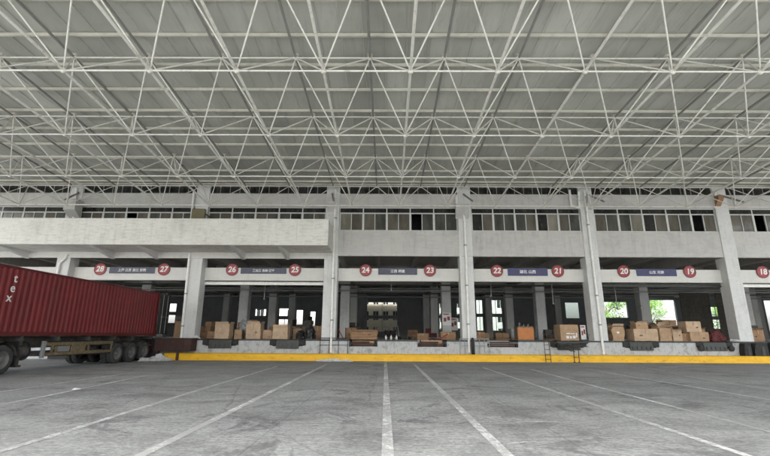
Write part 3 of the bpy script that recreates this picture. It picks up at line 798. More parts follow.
# goods further inside
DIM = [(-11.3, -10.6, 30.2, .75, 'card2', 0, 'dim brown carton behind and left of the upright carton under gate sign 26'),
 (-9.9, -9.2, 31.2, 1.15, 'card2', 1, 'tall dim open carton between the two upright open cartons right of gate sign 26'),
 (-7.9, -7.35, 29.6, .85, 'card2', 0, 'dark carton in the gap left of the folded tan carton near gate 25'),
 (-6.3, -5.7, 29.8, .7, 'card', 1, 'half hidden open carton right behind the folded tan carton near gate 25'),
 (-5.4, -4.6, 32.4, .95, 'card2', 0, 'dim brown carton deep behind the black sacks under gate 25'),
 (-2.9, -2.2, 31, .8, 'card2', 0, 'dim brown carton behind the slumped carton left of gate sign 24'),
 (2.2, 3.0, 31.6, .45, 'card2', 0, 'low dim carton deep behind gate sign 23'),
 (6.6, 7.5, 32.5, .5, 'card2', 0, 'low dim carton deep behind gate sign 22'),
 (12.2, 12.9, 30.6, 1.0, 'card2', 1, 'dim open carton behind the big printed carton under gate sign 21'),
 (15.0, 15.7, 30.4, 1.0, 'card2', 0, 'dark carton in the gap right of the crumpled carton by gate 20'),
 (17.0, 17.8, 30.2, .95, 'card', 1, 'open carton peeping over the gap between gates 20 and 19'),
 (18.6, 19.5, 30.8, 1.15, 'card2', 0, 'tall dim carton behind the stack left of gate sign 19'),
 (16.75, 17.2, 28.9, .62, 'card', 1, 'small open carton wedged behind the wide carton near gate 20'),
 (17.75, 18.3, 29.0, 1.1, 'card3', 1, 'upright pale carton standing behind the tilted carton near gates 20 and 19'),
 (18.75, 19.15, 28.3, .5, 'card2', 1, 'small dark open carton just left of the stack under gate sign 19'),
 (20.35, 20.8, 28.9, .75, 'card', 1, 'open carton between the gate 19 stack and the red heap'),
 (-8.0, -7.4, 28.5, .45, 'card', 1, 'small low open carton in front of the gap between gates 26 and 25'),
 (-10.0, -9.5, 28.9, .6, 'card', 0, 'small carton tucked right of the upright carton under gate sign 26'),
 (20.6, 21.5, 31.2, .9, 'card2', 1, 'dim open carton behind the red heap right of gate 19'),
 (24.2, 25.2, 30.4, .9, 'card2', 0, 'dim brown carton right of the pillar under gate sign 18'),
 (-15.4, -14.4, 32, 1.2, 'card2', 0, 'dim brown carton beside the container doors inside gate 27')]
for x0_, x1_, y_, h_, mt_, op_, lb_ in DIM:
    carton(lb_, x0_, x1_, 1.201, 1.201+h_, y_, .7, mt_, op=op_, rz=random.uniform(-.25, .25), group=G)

def wrapped_pallet(label, X, Y, w, h, mat, rz=0):
    t = empty('loaded_pallet', label, 'pallet load', (X, Y, 1.201), rz, group='loaded pallets inside the warehouse')
    m = MB()
    for yy in (-.45, -.05, .35): m.box(-w/2, w/2, yy, yy+.1, 0, .1)
    for q in range(6): xx = -w/2+q*(w-.1)/5; m.box(xx, xx+.1, -.45, .45, .101, .125)
    m.build('pallet', M['card2'], t)
    m = MB(); z = .126; rows = max(2, int(h/.32))
    for r in range(rows):
        for q in range(2):
            e = random.uniform(-.03, .03); a = -w/2+.03+q*(w/2-.02)
            if r == rows-1 and random.random() < .4: continue
            m.box(a+e, a+w/2-.04+e, -.42+e, .42+e, z+.003, z+h/rows-.004, bev=.02)
        z += h/rows
    m.build('load', M[mat], t)
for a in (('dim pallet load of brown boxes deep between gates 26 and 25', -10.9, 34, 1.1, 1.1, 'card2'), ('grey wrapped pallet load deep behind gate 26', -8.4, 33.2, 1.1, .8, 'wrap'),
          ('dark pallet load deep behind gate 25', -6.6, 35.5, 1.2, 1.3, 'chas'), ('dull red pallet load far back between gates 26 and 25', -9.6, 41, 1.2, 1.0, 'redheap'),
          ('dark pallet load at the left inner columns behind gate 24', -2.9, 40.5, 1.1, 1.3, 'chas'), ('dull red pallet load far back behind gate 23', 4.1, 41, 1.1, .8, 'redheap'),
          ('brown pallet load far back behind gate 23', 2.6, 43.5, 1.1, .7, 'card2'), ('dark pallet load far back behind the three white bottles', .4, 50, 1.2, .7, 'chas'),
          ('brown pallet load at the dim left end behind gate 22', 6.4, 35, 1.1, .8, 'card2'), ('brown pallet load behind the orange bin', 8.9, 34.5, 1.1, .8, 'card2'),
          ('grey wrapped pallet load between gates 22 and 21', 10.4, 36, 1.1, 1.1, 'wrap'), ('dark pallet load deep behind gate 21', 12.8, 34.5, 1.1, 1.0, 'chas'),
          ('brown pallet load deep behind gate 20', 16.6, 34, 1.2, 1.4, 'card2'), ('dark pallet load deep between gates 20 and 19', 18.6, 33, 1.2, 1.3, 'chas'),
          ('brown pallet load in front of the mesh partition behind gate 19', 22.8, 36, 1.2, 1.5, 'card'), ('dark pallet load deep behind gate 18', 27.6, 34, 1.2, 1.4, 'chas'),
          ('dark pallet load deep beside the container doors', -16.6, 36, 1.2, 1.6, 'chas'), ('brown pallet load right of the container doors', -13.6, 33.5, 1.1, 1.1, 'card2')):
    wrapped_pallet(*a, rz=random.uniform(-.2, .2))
def trolley(label, X, Y, rz):
    t = empty('platform_trolley', label, 'trolley', (X, Y, D-.03), rz, group='platform trolleys on the dock')
    MB().box(-.55, .55, -.32, .32, .17, .21, bev=.01).build('deck', M['steel'], t)
    MB().tube([(-.54, -.28, .2), (-.62, -.28, 1.0), (-.62, .28, 1.0), (-.54, .28, .2)], .02, 8).build('handle', M['greysteel'], t)
    for sx in (-1, 1):
        for sy in (-1, 1): MB().lathe([(0, -.02), (.075, -.02), (.08, 0), (.075, .02), (0, .02)], 1, (sx*.42, sy*.24, .085), 14).build('wheel', M['blk'], t)
trolley('steel platform trolley standing inside left of the grey bundle behind gate 26', -9.0, 32.2, .4)
trolley('steel platform trolley standing deep behind the white bottles', 1.4, 34.5, .2)
trolley('steel platform trolley between the orange bin and the light column', 10.0, 31.5, 2.9)
# orange bin with dark rolls in it
t = empty('orange_bin', 'orange panelled bin with dark rolls sticking out left of the light column', 'bin', (8.83, 28.5, D))
m = MB().box(-.5, .5, -.35, -.31, .0, .82); m.box(-.5, .5, .31, .35, 0, .82); m.box(-.5, -.46, -.31, .31, 0, .82); m.box(.46, .5, -.31, .31, 0, .82); m.box(-.46, .46, -.31, .31, .02, .06)
m.build('panels', M['orange'], t)
m = MB(); m.box(-.53, .53, -.38, -.35, .78, .86); m.box(-.53, .53, -.37, -.35, .0, .06); m.box(-.53, -.5, -.38, .36, 0, .86); m.box(.5, .53, -.38, .36, 0, .86)
m.build('frame', M['rail'], t)
r_ = empty('dark_roll', 'dark cloth roll standing in the orange bin, tallest of the three', 'roll', (8.55, 28.5, D+.06), group='dark rolls in the orange bin')
MB().lathe([(0, 0), (.1, 0), (.11, 1.0), (.09, 1.12), (0, 1.14)], 2, (0,0,0), 12).build('cloth', M['blackbag'], r_)
for X, h, l in ((8.82, 1.02, 'dark cloth roll in the middle of the orange bin'), (9.12, 1.06, 'dark cloth roll by the right side of the orange bin')):
    c = r_.copy(); C.objects.link(c); c.location = (X, 28.55, D+.06); c['label'] = l; c.scale = (1, 1, h/1.14)
    for ch in r_.children: e = ch.copy(); C.objects.link(e); e.parent = c

def crumple(name, label, cat, loc, sz, mat, seed=0, group=None, amp=.45, sub=4):
    import bmesh
    bm = bmesh.new(); bmesh.ops.create_icosphere(bm, subdivisions=sub, radius=1)
    for v in bm.verts:
        q = v.co.copy(); k = noise.noise(q*1.6+Vector((seed*3.1,0,0)))*amp + abs(noise.noise(q*4.3+Vector((0,seed,0))))*amp*.7
        v.co = q*(1+k)
        v.co.x *= sz[0]; v.co.y *= sz[1]; v.co.z = max(-.25*sz[2], v.co.z*sz[2])
    lo = min(v.co.z for v in bm.verts)
    for v in bm.verts: v.co.z -= lo
    me = bpy.data.meshes.new(name); bm.to_mesh(me); bm.free(); me.materials.append(M[mat])
    o = bpy.data.objects.new(name, me); C.objects.link(o); o.location = loc
    return tag(o, label, cat, group)
crumple('refuse_sack', 'black plastic sack at the right pillar under gate sign 25', 'sack', (-4.95, 28.7, D), (.32, .3, .55), 'blackbag', 1, 'black sacks under gate 25')
crumple('refuse_sack', 'smaller black plastic sack left of the other under gate sign 25', 'sack', (-5.65, 29.1, D), (.3, .3, .4), 'blackbag', 2, 'black sacks under gate 25')
crumple('wrapped_bundle', 'grey plastic wrapped bundle behind the cartons under gate 26', 'bundle', (-9.6, 30.3, D-.03), (.6, .4, 1.0), 'wrap', 3)
crumple('plastic_bag', 'small white plastic bag on the dock at the foot of pillar by gate 26', 'bag', (-11.9, F+.1, D), (.22, .16, .16), 'bag', 4)
for i, (X, Y, sx, sz) in enumerate(((-13.7, 26.1, .2, .15), (-13.35, 26.35, .24, .22), (-13.0, 26.3, .2, .12), (-13.9, 25.7, .22, .14), (-13.45, 25.75, .15, .12), (-12.75, 26.2, .16, .08), (-13.15, 26.0, .18, .15))):
    crumple('plastic_film', 'crumpled white plastic film in the heap beside the trailer wheels', 'plastic film', (X, Y, 0), (sx, .3, sz), 'bag', 10+i, 'white film heap by the trailer wheels', .7)
for i, (X, Y, sx, sz) in enumerate(((-3.7, 26.45, .35, .07), (-3.1, 26.4, .3, .1), (-2.6, 26.5, .35, .07), (-2.2, 26.35, .2, .05), (-3.4, 26.2, .2, .04))):
    crumple('plastic_film', 'flat white plastic film on the ground below gate sign 24', 'plastic film', (X, Y, 0), (sx, .18, sz), 'bag', 20+i, 'white film by the kerb below gate 24', .7)
for i, (X, Y) in enumerate(((21.6, F+.1), (22.0, F+.2), (24.2, F-.4), (24.6, F-.45), (23.9, F-.3))):
    crumple('plastic_film', 'scrap of white film lying on the dock around the black pads', 'plastic film', (X, Y, D if i < 2 else 1.2), (.28, .12, .09), 'bag', 30+i, 'film scraps around the black pads', .7, 3)
crumple('paper_scrap', 'tiny white paper scrap on the yard left of the centre', 'scrap', (-8.6, 12.6, 0), (.09, .06, .03), 'bag', 41, None, .6, 3)

crumple('cloth_heap', 'dark red cloth heap right of the carton stack under gate 19', 'cloth heap', (21.0, 28.3, D), (.5, .35, .5), 'redheap', 6)
# three white bottles
t0 = empty('white_bottle', 'leftmost of three small white bottles on the dock between gates 24 and 23', 'bottle', (-.05, 28.3, D), group='three white bottles on the dock')
MB().lathe([(0,0), (.06,0), (.065,.02), (.065,.17), (.03,.22), (.03,.27), (0,.27)], 2, (0,0,0), 12).build('body', M['bag'], t0)
MB().lathe([(0,.271), (.033,.271), (.033,.31), (0,.31)], 2, (0,0,0), 10).build('cap', M['signrim'], t0)
for X, l in ((.28, 'middle of three small white bottles on the dock between gates 24 and 23'), (.62, 'rightmost of three small white bottles on the dock between gates 24 and 23')):
    c = t0.copy(); C.objects.link(c); c.location = (X, 28.3, D); c['label'] = l
    for ch in t0.children: e = ch.copy(); C.objects.link(e); e.parent = c
# posters
def poster(label, x0, x1, z0, z1, y):
    t = empty('poster', label, 'poster', ((x0+x1)/2, y, z0)); w, h = (x1-x0)/2, z1-z0
    MB().box(-w, w, -.012, 0, 0, h).build('sheet', M['white'], t)
    m = MB().box(-w*.8, w*.5, -.016, -.0125, h*.84, h*.92); m.box(-w*.7, -w*.1, -.016, -.0125, h*.3, h*.6); m.box(w*.1, w*.7, -.016, -.0125, h*.4, h*.7)
    m.build('red_print', M['redsteel'], t)
poster('white poster with red print on the inner column under gate sign 23', 4.75, 5.5, 2.35, 3.4, 37.58)
poster('narrow white notice with red print on the pillar right of gate 21', 12.42, 12.76, 1.3, 2.2, F+.9)
poster('white notice on the dim wall right of the poster column', 6.2, 6.9, 2.0, 3.2, 43)
# red bar frame and clutter at gate 23
t = empty('hand_truck', 'red tube hand truck lying on the dock under gate sign 23', 'hand truck', (3.35, 28.0, D))
m = MB()
for yy in (-.2, .2): m.tube([(-.45, yy, .06), (.2, yy, .16), (.5, yy, .36)], .022, 8)
for xx, zz in ((-.2, .1), (.1, .145), (.4, .3)): m.tube([(xx, -.2, zz), (xx, .2, zz)], .018, 8)
m.build('frame', M['redsteel'], t)
for yy in (-.24, .24): MB().lathe([(0, -.03), (.09, -.03), (.1, 0), (.09, .03), (0, .03)], 1, (-.42, yy, .1), 16).build('wheel', M['blk'], t)
MB().box(-.62, -.45, -.22, .22, .02, .04).build('toe_plate', M['redsteel'], t)
# leaning red pole
tag(MB().tube([(0, 0, 0), (-.42, .25, .75)], .03, 8).build('leaning_pole', M['redsteel'], None, (-2.75, 28.2, D)), 'dull red pole leaning on the pillar left of gate 24', 'pole')

# ---------------------------------------------------------------- barriers, ladder, scissor table, pads
def barrier(label, xa, xb, n, mat, z1=1.32):
    t = empty('pipe_barrier', label, 'barrier', ((xa+xb)/2, F-.14, 0)); w = (xb-xa)/2
    m = MB().tube([(-w, 0, z1), (w, 0, z1)], .025, 8); m.tube([(-w, 0, z1-.42), (w, 0, z1-.42)], .016, 6)
    m.build('rail', M[mat], t)
    for i in range(n):
        X = -w + 2*w*i/(n-1); MB().tube([(X, 0, .4), (X, 0, z1)], .02, 6).build('post', M[mat], t)
barrier('thin dark pipe barrier at the foot of the pillar between gates 25 and 24', -4.1, -2.4, 4, 'steel')
barrier('low grey pipe barrier beside the pillar between gates 23 and 22', 4.5, 6.3, 7, 'greysteel')
tag(MB().lathe([(0,0),(.1,0),(.11,.5),(.09,.9),(.05,.98),(0,.99)], 2, (0,0,0), 14).build('rubber_bollard', M['blk'], None, (5.25, F-.3, .4)), 'dark rubber bollard at the foot of the pillar between gates 23 and 22', 'bollard')
t = empty('step_ladder', 'thin dark red steel ladder standing before the dock between gates 22 and 21', 'ladder', (9.55, F-.95, 0))
for sx in (-1, 1): MB().tube([(sx*.15, 0, 0), (sx*.14, .16, 1.72)], .02, 8).build('rail', M['rust'], t)
for i in range(6):
    q = .1+i*.16; MB().tube([(-.15, .16*q, 1.72*q), (.15, .16*q, 1.72*q)], .016, 6).build('rung', M['rust'], t)
t = empty('lift_table', 'dark scissor lift table on thin posts before the notch under gate sign 21', 'lift table', (11.0, F-1.0, 0))
MB().box(-.95, .9, -.25, .25, 1.12, 1.2, bev=.01).build('table_top', M['steel'], t)
m = MB()
for yy in (-.2, .2): m.tube([(-.85, yy, 1.1), (.05, yy, .62)], .028, 6); m.tube([(.85, yy, 1.1), (-.55, yy, .86)], .028, 6); m.tube([(-.6, yy, 1.02), (.85, yy, .9)], .022, 6)
m.build('scissor_legs', M['steel'], t)
for X in (.02, .30):
    m = MB().tube([(X, -.1, .0), (X, -.1, 1.12)], .024, 6); m.box(X-.06, X+.06, -.18, -.02, 0, .03); m.build('post', M['rust'], t)
MB().tube([(.02, -.1, .3), (.30, -.1, .3)], .018, 6).build('brace', M['steel'], t)
MB().tube([(.9, -.2, 1.2), (.98, -.2, 1.62), (.7, -.2, 1.66)], .02, 6).build('handle', M['steel'], t)
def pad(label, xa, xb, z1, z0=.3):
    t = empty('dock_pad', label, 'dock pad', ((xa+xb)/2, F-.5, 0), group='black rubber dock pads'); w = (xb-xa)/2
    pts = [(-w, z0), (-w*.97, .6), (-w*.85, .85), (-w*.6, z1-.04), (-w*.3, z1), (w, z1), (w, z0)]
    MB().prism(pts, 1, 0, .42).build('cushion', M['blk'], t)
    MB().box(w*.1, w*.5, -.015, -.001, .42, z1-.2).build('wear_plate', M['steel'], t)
pad('long black panel added as painted shade on the dock face behind the trailer', -20.5, -13.95, 1.19, .02)  # added dark panel, stands in for shade on the pale dock face
pad('slim black rubber dock pad directly right of gate 19', 21.55, 22.0, 1.15)
pad('curved black rubber dock pad in front of the pillar by gate 18', 22.15, 23.0, 1.16)
pad('wide grey black dock pad left of the notch under gate 18', 23.1, 24.5, 1.2)

# ---------------------------------------------------------------- container on its trailer
CX = -14.1; CW = 2.44; CY0, CY1 = 14.75, 26.95; CZ0, CZ1 = 1.40, 4.0
t = empty('shipping_container', 'dark red corrugated shipping container on the trailer with white tex lettering', 'container', (CX-CW/2, (CY0+CY1)/2, CZ0))
ck = []
def corr_side(xf, sgn):
    """trapezoid corrugation as one continuous sheet"""
    m = MB(); prof = []; Y = CY0+.18; dpt = .036
    while Y < CY1-.22:
        prof += [(Y, 0), (Y+.072, 0), (Y+.14, dpt), (Y+.212, dpt)]; Y += .278
    prof.append((CY1-.17, 0)); n = len(prof)
    vs = [(xf-sgn*dx, y_, CZ0+.16) for y_, dx in prof] + [(xf-sgn*dx, y_, CZ1-.12) for y_, dx in prof]
    m.add(vs, [(i, i+1, n+i+1, n+i) for i in range(n-1)]); return m
ck.append(corr_side(CX-.012, 1).build('side_wall', M['red'], t)); ck.append(corr_side(CX-CW+.012, -1).build('side_wall', M['red'], t))
m = MB()
for xf in (CX, CX-CW):
    s_ = 1 if xf == CX else -1
    a, b = sorted((xf, xf-s_*.1))
    m.box(a, b, CY0+.15, CY1-.15, CZ0, CZ0+.158); m.box(a, b, CY0+.15, CY1-.15, CZ1-.118, CZ1-.03)
    for yy in (CY0, CY1-.16):
        a2, b2 = sorted((xf, xf-s_*.16)); m.box(a2, b2, yy, yy+.16, CZ0+.12, CZ1-.12)
for yy in (CY0, CY1-.12): m.box(CX-CW+.16, CX-.16, yy+.01, yy+.11, CZ0, CZ0+.15); m.box(CX-CW+.16, CX-.16, yy+.01, yy+.11, CZ1-.12, CZ1-.01)
ck.append(m.build('frame', M['redframe'], t))
for xf in (CX+.004-.178, CX-CW-.004):
    for yy in (CY0-.004, CY1-.174):
        for zz in (CZ0, CZ1-.118):
            ck.append(MB().box(xf, xf+.178, yy, yy+.178, zz-.002, zz+.118, bev=.015).build('corner_casting', M['redframe'], t))
ck.append(MB().box(CX-CW+.1, CX-.1, CY0+.1, CY1-.1, CZ1-.06, CZ1-.035).build('roof', M['red'], t))
ck.append(MB().box(CX-CW+.05, CX-.05, CY0+.16, CY1-.16, CZ0+.05, CZ0+.14).build('floor', M['chas'], t))
ck.append(MB().box(CX-CW+.16, CX-.16, CY0+.03, CY0+.06, CZ0+.15, CZ1-.12).build('end_wall', M['red'], t))
# open rear doors swung into the bay
for sx, X in ((1, CX), (-1, CX-CW)):
    dm = MB().box(-.02, .02, 0, 1.16, 0, 2.42)
    d_ = dm.build('door', M['steel'], t); d_.location = (X+.01*sx, CY1+.02, CZ0+.1); d_.rotation_euler = (0, 0, R(-3)*sx); ck.append(d_)
    lb = MB()
    for yy in (.3, .8): lb.tube([(sx*.05, yy, .05), (sx*.05, yy, 2.38)], .018, 6); lb.box(min(sx*.03, sx*.08), max(sx*.03, sx*.08), yy-.05, yy+.16, 1.0, 1.06)
    l_ = lb.build('lock_bar', M['greysteel'], d_)
# lettering, white patch behind as in the faded original
for body, z, yy in (('t', 3.52, 16.26), ('e', 3.15, 16.22), ('x', 2.79, 16.14)):
    o = textmesh('lettering', body,   .46, M['white'], t, (CX+.006, yy, z), .004, .006, .0, (R(90), 0, R(90))); ck.append(o)
recentre(t, ck, (CX-CW/2, (CY0+CY1)/2, CZ0))

def wheel(parent, X, Y, sx, r=.52, w=.28):
    """sx=+1: outer face towards +X"""
    ty = MB(); prof = [(r*.60, w/2*sx), (r*.72, w/2*1.04*sx), (r*.9, w/2*1.02*sx), (r*.97, w/2*.85*sx), (r, w/2*.6*sx), (r, -w/2*.6*sx), (r*.97, -w/2*.85*sx), (r*.9, -w/2*sx), (r*.6, -w/2*sx)]
    ty.lathe(prof, 0, (0,0,0), 36)
    for k in range(36):
        a = 2*math.pi*(k+.5)/36; u, v = math.cos(a), math.sin(a)
        ty.tube([(-w*.3, u*r, v*r), (w*.3, u*r, v*r)], .012, 4)
    e = bpy.data.objects.new('wheel', None); C.objects.link(e); e.parent = parent; e.location = (X, Y, r)
    ty.build('tyre', M['tyre'], e)
    rm = MB(); rm.lathe([(r*.60, w/2*sx), (r*.57, w/2*.95*sx), (r*.52, w/2*.35*sx), (r*.34, w/2*.05*sx), (r*.22, w/2*.1*sx), (r*.2, w/2*.9*sx), (r*.12, w/2*1.0*sx), (0.001, w/2*1.0*sx)], 0, (0,0,0), 28)
    for k in range(10):
        a = 2*math.pi*k/10; rm.tube([(w/2*.06*sx, math.cos(a)*r*.29, math.sin(a)*r*.29), (w/2*.30*sx, math.cos(a)*r*.29, math.sin(a)*r*.29)], .018, 6)
    rm.build('rim', M['rim'], e)
    return e
t = empty('container_trailer', 'dusty yellow three axle skeleton trailer under the red container', 'trailer', (CX-CW/2, 21, 0))
tx = CX-CW/2; ty0 = 21
def tb(m, name, mat, par=None): return m.build(name, mat, par or t)
m = MB()
for sx in (-1, 1):
    m.box(sx*.5-.07, sx*.5+.07, -6.0, 5.9, 1.32, 1.37); m.box(sx*.5-.07, sx*.5+.07, -3.6, 5.9, .92, .97); m.box(sx*.5-.012, sx*.5+.012, -3.6, 5.9, .97, 1.32); m.box(sx*.5-.012, sx*.5+.012, -6.0, -3.6, 1.15, 1.32)
for yy in (-5.9, -3.9, -2, 0, 2, 3.6, 5.6): m.box(-1.2, 1.2, yy, yy+.12, 1.2, 1.385)
tb(m, 'main_beams', M['chas'])
m = MB()   # side guard with cut-outs and a pale end post
sx = 1.14
m.box(sx-.03, sx+.03, -2.55, 1.95, 1.00, 1.14); m.box(sx-.03, sx+.03, -2.55, 1.95, .60, .72)
for a, b in ((-2.2, -2.1), (-1.95, -1.88), (-1.0, -.1), (.1, .2), (1.85, 1.95)): m.box(sx-.028, sx+.028, a, b, .72, 1.0)
tb(m, 'side_guard', M['rail'])
tb(MB().box(sx-.05, sx+.05, -2.72, -2.56, .52, 1.2, bev=.01), 'guard_post', M['greysteel'])
tb(MB().box(sx-.04, sx+.0, -1.8, -1.1, .74, .98), 'number_plate', M['greysteel'])
m = MB(); m.box(-sx-.03, -sx+.03, -2.55, 1.95, 1.00, 1.14); m.box(-sx-.03, -sx+.03, -2.55, 1.95, .6, .72); tb(m, 'side_guard', M['rail'])
for sx in (-1, 1):
    m = MB().box(sx*.8-.07, sx*.8+.07, -3.55, -3.4, .3, 1.3); m.box(sx*.8-.14, sx*.8+.14, -3.6, -3.35, .22, .3); tb(m, 'landing_leg', M['chas'])
e = bpy.data.objects.new('spare_wheel', None); C.objects.link(e); e.parent = t; e.location = (.45, -2.85, .80)
pw = wheel(e, 0, 0, 1, .36, .22); pw.location = (0, 0, 0)
for c in list(pw.children): c.parent = e
bpy.data.objects.remove(pw)
tb(MB().box(-.5, .9, -1.9, 1.6, .55, .75), 'tool_box', M['chas'])
tb(MB().tube([(.2, 1.2, .85), (.2, 2.2, .85)], .17, 14), 'air_tank', M['chas'])
for Y in (23.4, 24.7, 26.0):
    for sx in (-1, 1):
        wheel(t, sx*1.06, Y-ty0, sx); wheel(t, sx*.74, Y-ty0, sx)
    tb(MB().tube([(-1.0, Y-ty0, .52), (1.0, Y-ty0, .52)], .07, 10), 'axle', M['chas'])
for Y in (23.4, 24.7, 26.0):
    for sx in (-1, 1):
        m = MB(); n = 9; rr = .60; vs = []
        for k in range(n):
            a = R(30+120*k/(n-1))
            for q in (0, 1): vs.append((sx*(.62+.58*q), Y-ty0+rr*math.cos(a), .52+rr*math.sin(a)))
        m.add(vs, [(2*k, 2*k+1, 2*k+3, 2*k+2) for k in range(n-1)])
        vs2 = [(v[0], v[1]*1.0, v[2]+.012) for v in vs]; m.add(vs2, [(2*k, 2*k+1, 2*k+3, 2*k+2) for k in range(n-1)])
        tb(m, 'mudguard', M['chas'])
tb(MB().box(-1.15, 1.15, 5.7, 5.82, .55, .68), 'rear_bumper', M['redframe'])
for sx in (-1, 1): tb(MB().box(sx*.95-.16, sx*.95+.16, 5.82, 5.86, .78, .9), 'tail_lamp', M['signred'])
# tractor (mostly outside the frame to the left)
t = empty('tractor_unit', 'dark dusty truck tractor coupled to the trailer, only its drive wheels in view', 'truck', (tx, 14.5, 0))
m = MB()
for sx in (-1, 1): m.box(sx*.42-.05, sx*.42+.05, -3.6, 3.1, .82, 1.1)
tb(m, 'chassis', M['chas'])
for Y in (.55, 1.9):
    for sx in (-1, 1): wheel(t, sx*1.06, Y, sx, .54); wheel(t, sx*.74, Y, sx, .54)
    tb(MB().tube([(-1, Y, .54), (1, Y, .54)], .09, 10), 'axle', M['chas'])
for sx in (-1, 1): wheel(t, sx*1.02, -2.9, sx, .52)
for sx in (-1, 1):
    m = MB(); n = 12; vs = []
    for k in range(n):
        a = R(12+156*k/(n-1))
        for q in (0, 1): vs.append((sx*(.60+.62*q), 1.9-.0+.64*math.cos(a), .54+.64*math.sin(a)))
    m.add(vs, [(2*k, 2*k+1, 2*k+3, 2*k+2) for k in range(n-1)]); m.add([(v[0], v[1], v[2]+.015) for v in vs], [(2*k, 2*k+1, 2*k+3, 2*k+2) for k in range(n-1)])
    tb(m, 'mudguard', M['chas'])
m = MB().prism([(-4.3, .75), (-4.35, 1.5), (-4.15, 2.5), (-3.9, 3.05), (-2.0, 3.05), (-2.0, .95), (-2.35, .95), (-2.55, 1.15), (-3.25, 1.15), (-3.45, .95), (-3.5, .75)], 0, -1.2, 1.2)
cab = tb(m, 'cab', M['cabp'])
tb(MB().prism([(-4.348, 1.62), (-4.37, 1.62), (-4.17, 2.48), (-4.145, 2.48)], 0, -1.05, 1.05), 'windscreen', M['glass'])
for sx in (-1, 1):
    a, b = sorted((sx*1.2, sx*1.21)); d_ = tb(MB().box(a, b, -3.9, -2.9, 1.7, 2.5), 'side_window', M['glass'])
tb(MB().box(-1.2, 1.2, -4.5, -4.36, .45, .8, bev=.03), 'front_bumper', M['chas'])
for sx in (-1, 1): tb(MB().box(sx*.85-.18, sx*.85+.18, -4.53, -4.505, .5, .68), 'headlight', M['white'])
tb(MB().tube([(1.0, 2.75, .8), (1.0, 3.05, .8)], .2, 16), 'air_tank', M['chas']); tb(MB().box(-1.1, 1.1, 2.62, 2.66, .28, 1.0), 'mud_flap', M['blk'])
tb(MB().box(-.5, .5, .9, 1.8, 1.1, 1.22), 'fifth_wheel', M['steel'])

# ---------------------------------------------------------------- behind the building
def backbuilding(name, label, x0, x1, y, h, mat, n, rows, z0=.9, wf=.25):
    t = empty(name, label, 'building', ((x0+x1)/2, y, 0)); w = (x1-x0)/2
    wl = MB(); W = 2*w/n; hs = []
    for r in range(rows):
        for i in range(n): hs.append((-w+i*W+W*wf, -w+i*W+W*(1-wf), z0+r*2.6, z0+r*2.6+1.6))
    holes_wall(wl, -w, w, 0, h, 0, .3, hs); wl.box(-w, w, .3, 10, h-.3, h); wl.box(-w, w, 10, 10.2, 0, h)
    wl.box(-w, -w+.2, .3, 10, 0, h-.3); wl.box(w-.2, w, .3, 10, 0, h-.3)
    wl.build('wall', M[mat], t)
    for (a, b, c, d) in hs:
        fr = MB(); fr.box(a, a+.07, .1, .16, c, d); fr.box(b-.07, b, .1, .16, c, d); fr.box(a+.07, b-.07, .1, .16, d-.07, d); fr.box(a+.07, b-.07, .1, .16, c, c+.07); fr.box((a+b)/2-.03, (a+b)/2+.03, .1, .16, c+.07, d-.07)
        f = fr.build('window', M['alu'], t)
        MB().box(a+.07, b-.07, .12, .13, c+.07, d-.07).build('pane', M['glass'], f)
backbuilding('apartment_block', 'cream apartment block seen through the far opening behind gates 24 and 23', -6, 5.6, 74, 9, 'aptwall', 7, 3, 1.3, .2)
backbuilding('factory_block', 'white block seen through the far openings behind gates 26 and 25', -34, -10, 76, 9, 'aptwhite', 9, 3, 1.6)
backbuilding('annex_block', 'pale block seen through the far openings behind gates 22 and 21', 9, 30, 80, 9, 'aptwhite', 8, 3, 1.2)
t = empty('yard_wall', 'pale wall under the tree seen through the opening behind gates 20 and 19', 'wall', (46, 70, 0))
MB().box(-12, 14, 0, .25, 0, 4.2).build('panel', M['aptwhite'], t)
MB().box(-12, 14, -.05, .3, 4.2, 4.3).build('coping', M['wall'], t)
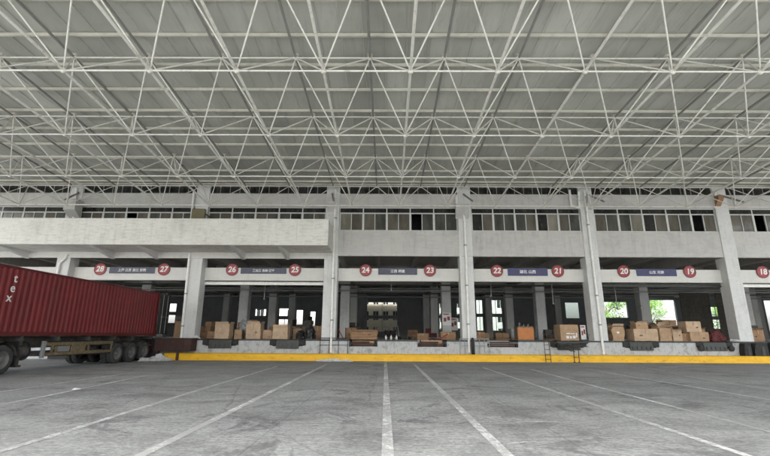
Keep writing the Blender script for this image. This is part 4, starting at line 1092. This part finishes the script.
def tree(label, X, Y, h, r, seed):
    rnd = random.Random(seed)
    t = empty('leafy_tree', label, 'tree', (X, Y, 0), group='trees beyond the far openings')
    m = MB().tube([(0,0,0), (.1,.05,h*.25), (-.05,.1,h*.5), (.1,0,h*.8)], .2, 9, radii=[.24,.19,.14,.05])
    tips = []
    for i in range(9):
        a = rnd.uniform(0, 6.28); z = h*rnd.uniform(.3, .7); L = r*rnd.uniform(.5, .9)
        e = Vector((math.cos(a)*L, math.sin(a)*L, z+L*.6)); tips.append(e)
        m.tube([(0,0,z), e*.5+Vector((0,0,z*.5)), e], .06, 6, radii=[.09,.05,.02])
    m.build('trunk', M['bark'], t)
    lf = MB()
    cl = tips + [Vector((rnd.gauss(0,.5)*r, rnd.gauss(0,.5)*r, h*rnd.uniform(.4,1.0))) for _ in range(16)]
    for c in cl:
        rr = r*rnd.uniform(.28,.45)
        for _ in range(190):
            d = Vector((rnd.gauss(0,1), rnd.gauss(0,1), rnd.gauss(0,.8))).normalized()*rr*rnd.uniform(.4,1)
            p = c+d; q = rnd.uniform(.08,.16); u = Vector((rnd.uniform(-1,1), rnd.uniform(-1,1), rnd.uniform(-1,1))).normalized(); w = u.orthogonal().normalized()
            lf.add([p-u*q, p+w*q*.5, p+u*q, p-w*q*.5], [(0,1,2,3)])
    lf.build('crown', M['leaf'], t, fix=False)
tree('bright green tree beyond the opening behind gates 20 and 19', 40.6, 67.5, 9, 2.4, 1)
tree('green tree seen through the upper opening behind gate 20', 33.5, 67, 7.5, 2.6, 2)
tree('smaller green tree beyond the openings behind the gate 18 pillar', 52, 67, 7, 2.4, 3)

# ---------------------------------------------------------------- light
SUN_EL, SUN_AZ = 54, 192      # azimuth measured so that the sun stands behind the camera
w = bpy.data.worlds.new('World'); SC.world = w; w.use_nodes = True
nt = w.node_tree; bg = nt.nodes['Background']
sky = nt.nodes.new('ShaderNodeTexSky'); sky.sky_type = 'NISHITA'; sky.sun_disc = False
sky.sun_elevation = R(SUN_EL); sky.sun_rotation = R(SUN_AZ); sky.air_density = 1.0; sky.dust_density = 4.0; sky.ozone_density = .6
hs = nt.nodes.new('ShaderNodeHueSaturation'); hs.inputs['Saturation'].default_value = .35
nt.links.new(sky.outputs[0], hs.inputs['Color']); nt.links.new(hs.outputs[0], bg.inputs[0])
bg.inputs[1].default_value = .10
sl = bpy.data.lights.new('sun', 'SUN'); so = bpy.data.objects.new('sun', sl); C.objects.link(so)
sl.energy = 1.5; sl.angle = R(24); sl.color = (1, .97, .92)
az = R(SUN_AZ)
d = Vector((math.sin(az)*math.cos(R(SUN_EL)), math.cos(az)*math.cos(R(SUN_EL)), math.sin(R(SUN_EL))))
so.rotation_euler = (-d).to_track_quat('-Z', 'Y').to_euler(); so.location = (0, -10, 40)
SC.view_settings.view_transform = 'Standard'; SC.view_settings.look = 'None'; SC.view_settings.gamma = 1
SC.view_settings.use_curve_mapping = False; SC.view_settings.exposure = 2.75
SC.render.engine = 'CYCLES'
cy = SC.cycles; cy.max_bounces = 8; cy.diffuse_bounces = 6; cy.glossy_bounces = 3; cy.transmission_bounces = 4
cy.use_denoising = True; cy.use_adaptive_sampling = True; cy.adaptive_threshold = .015; cy.sample_clamp_indirect = 8
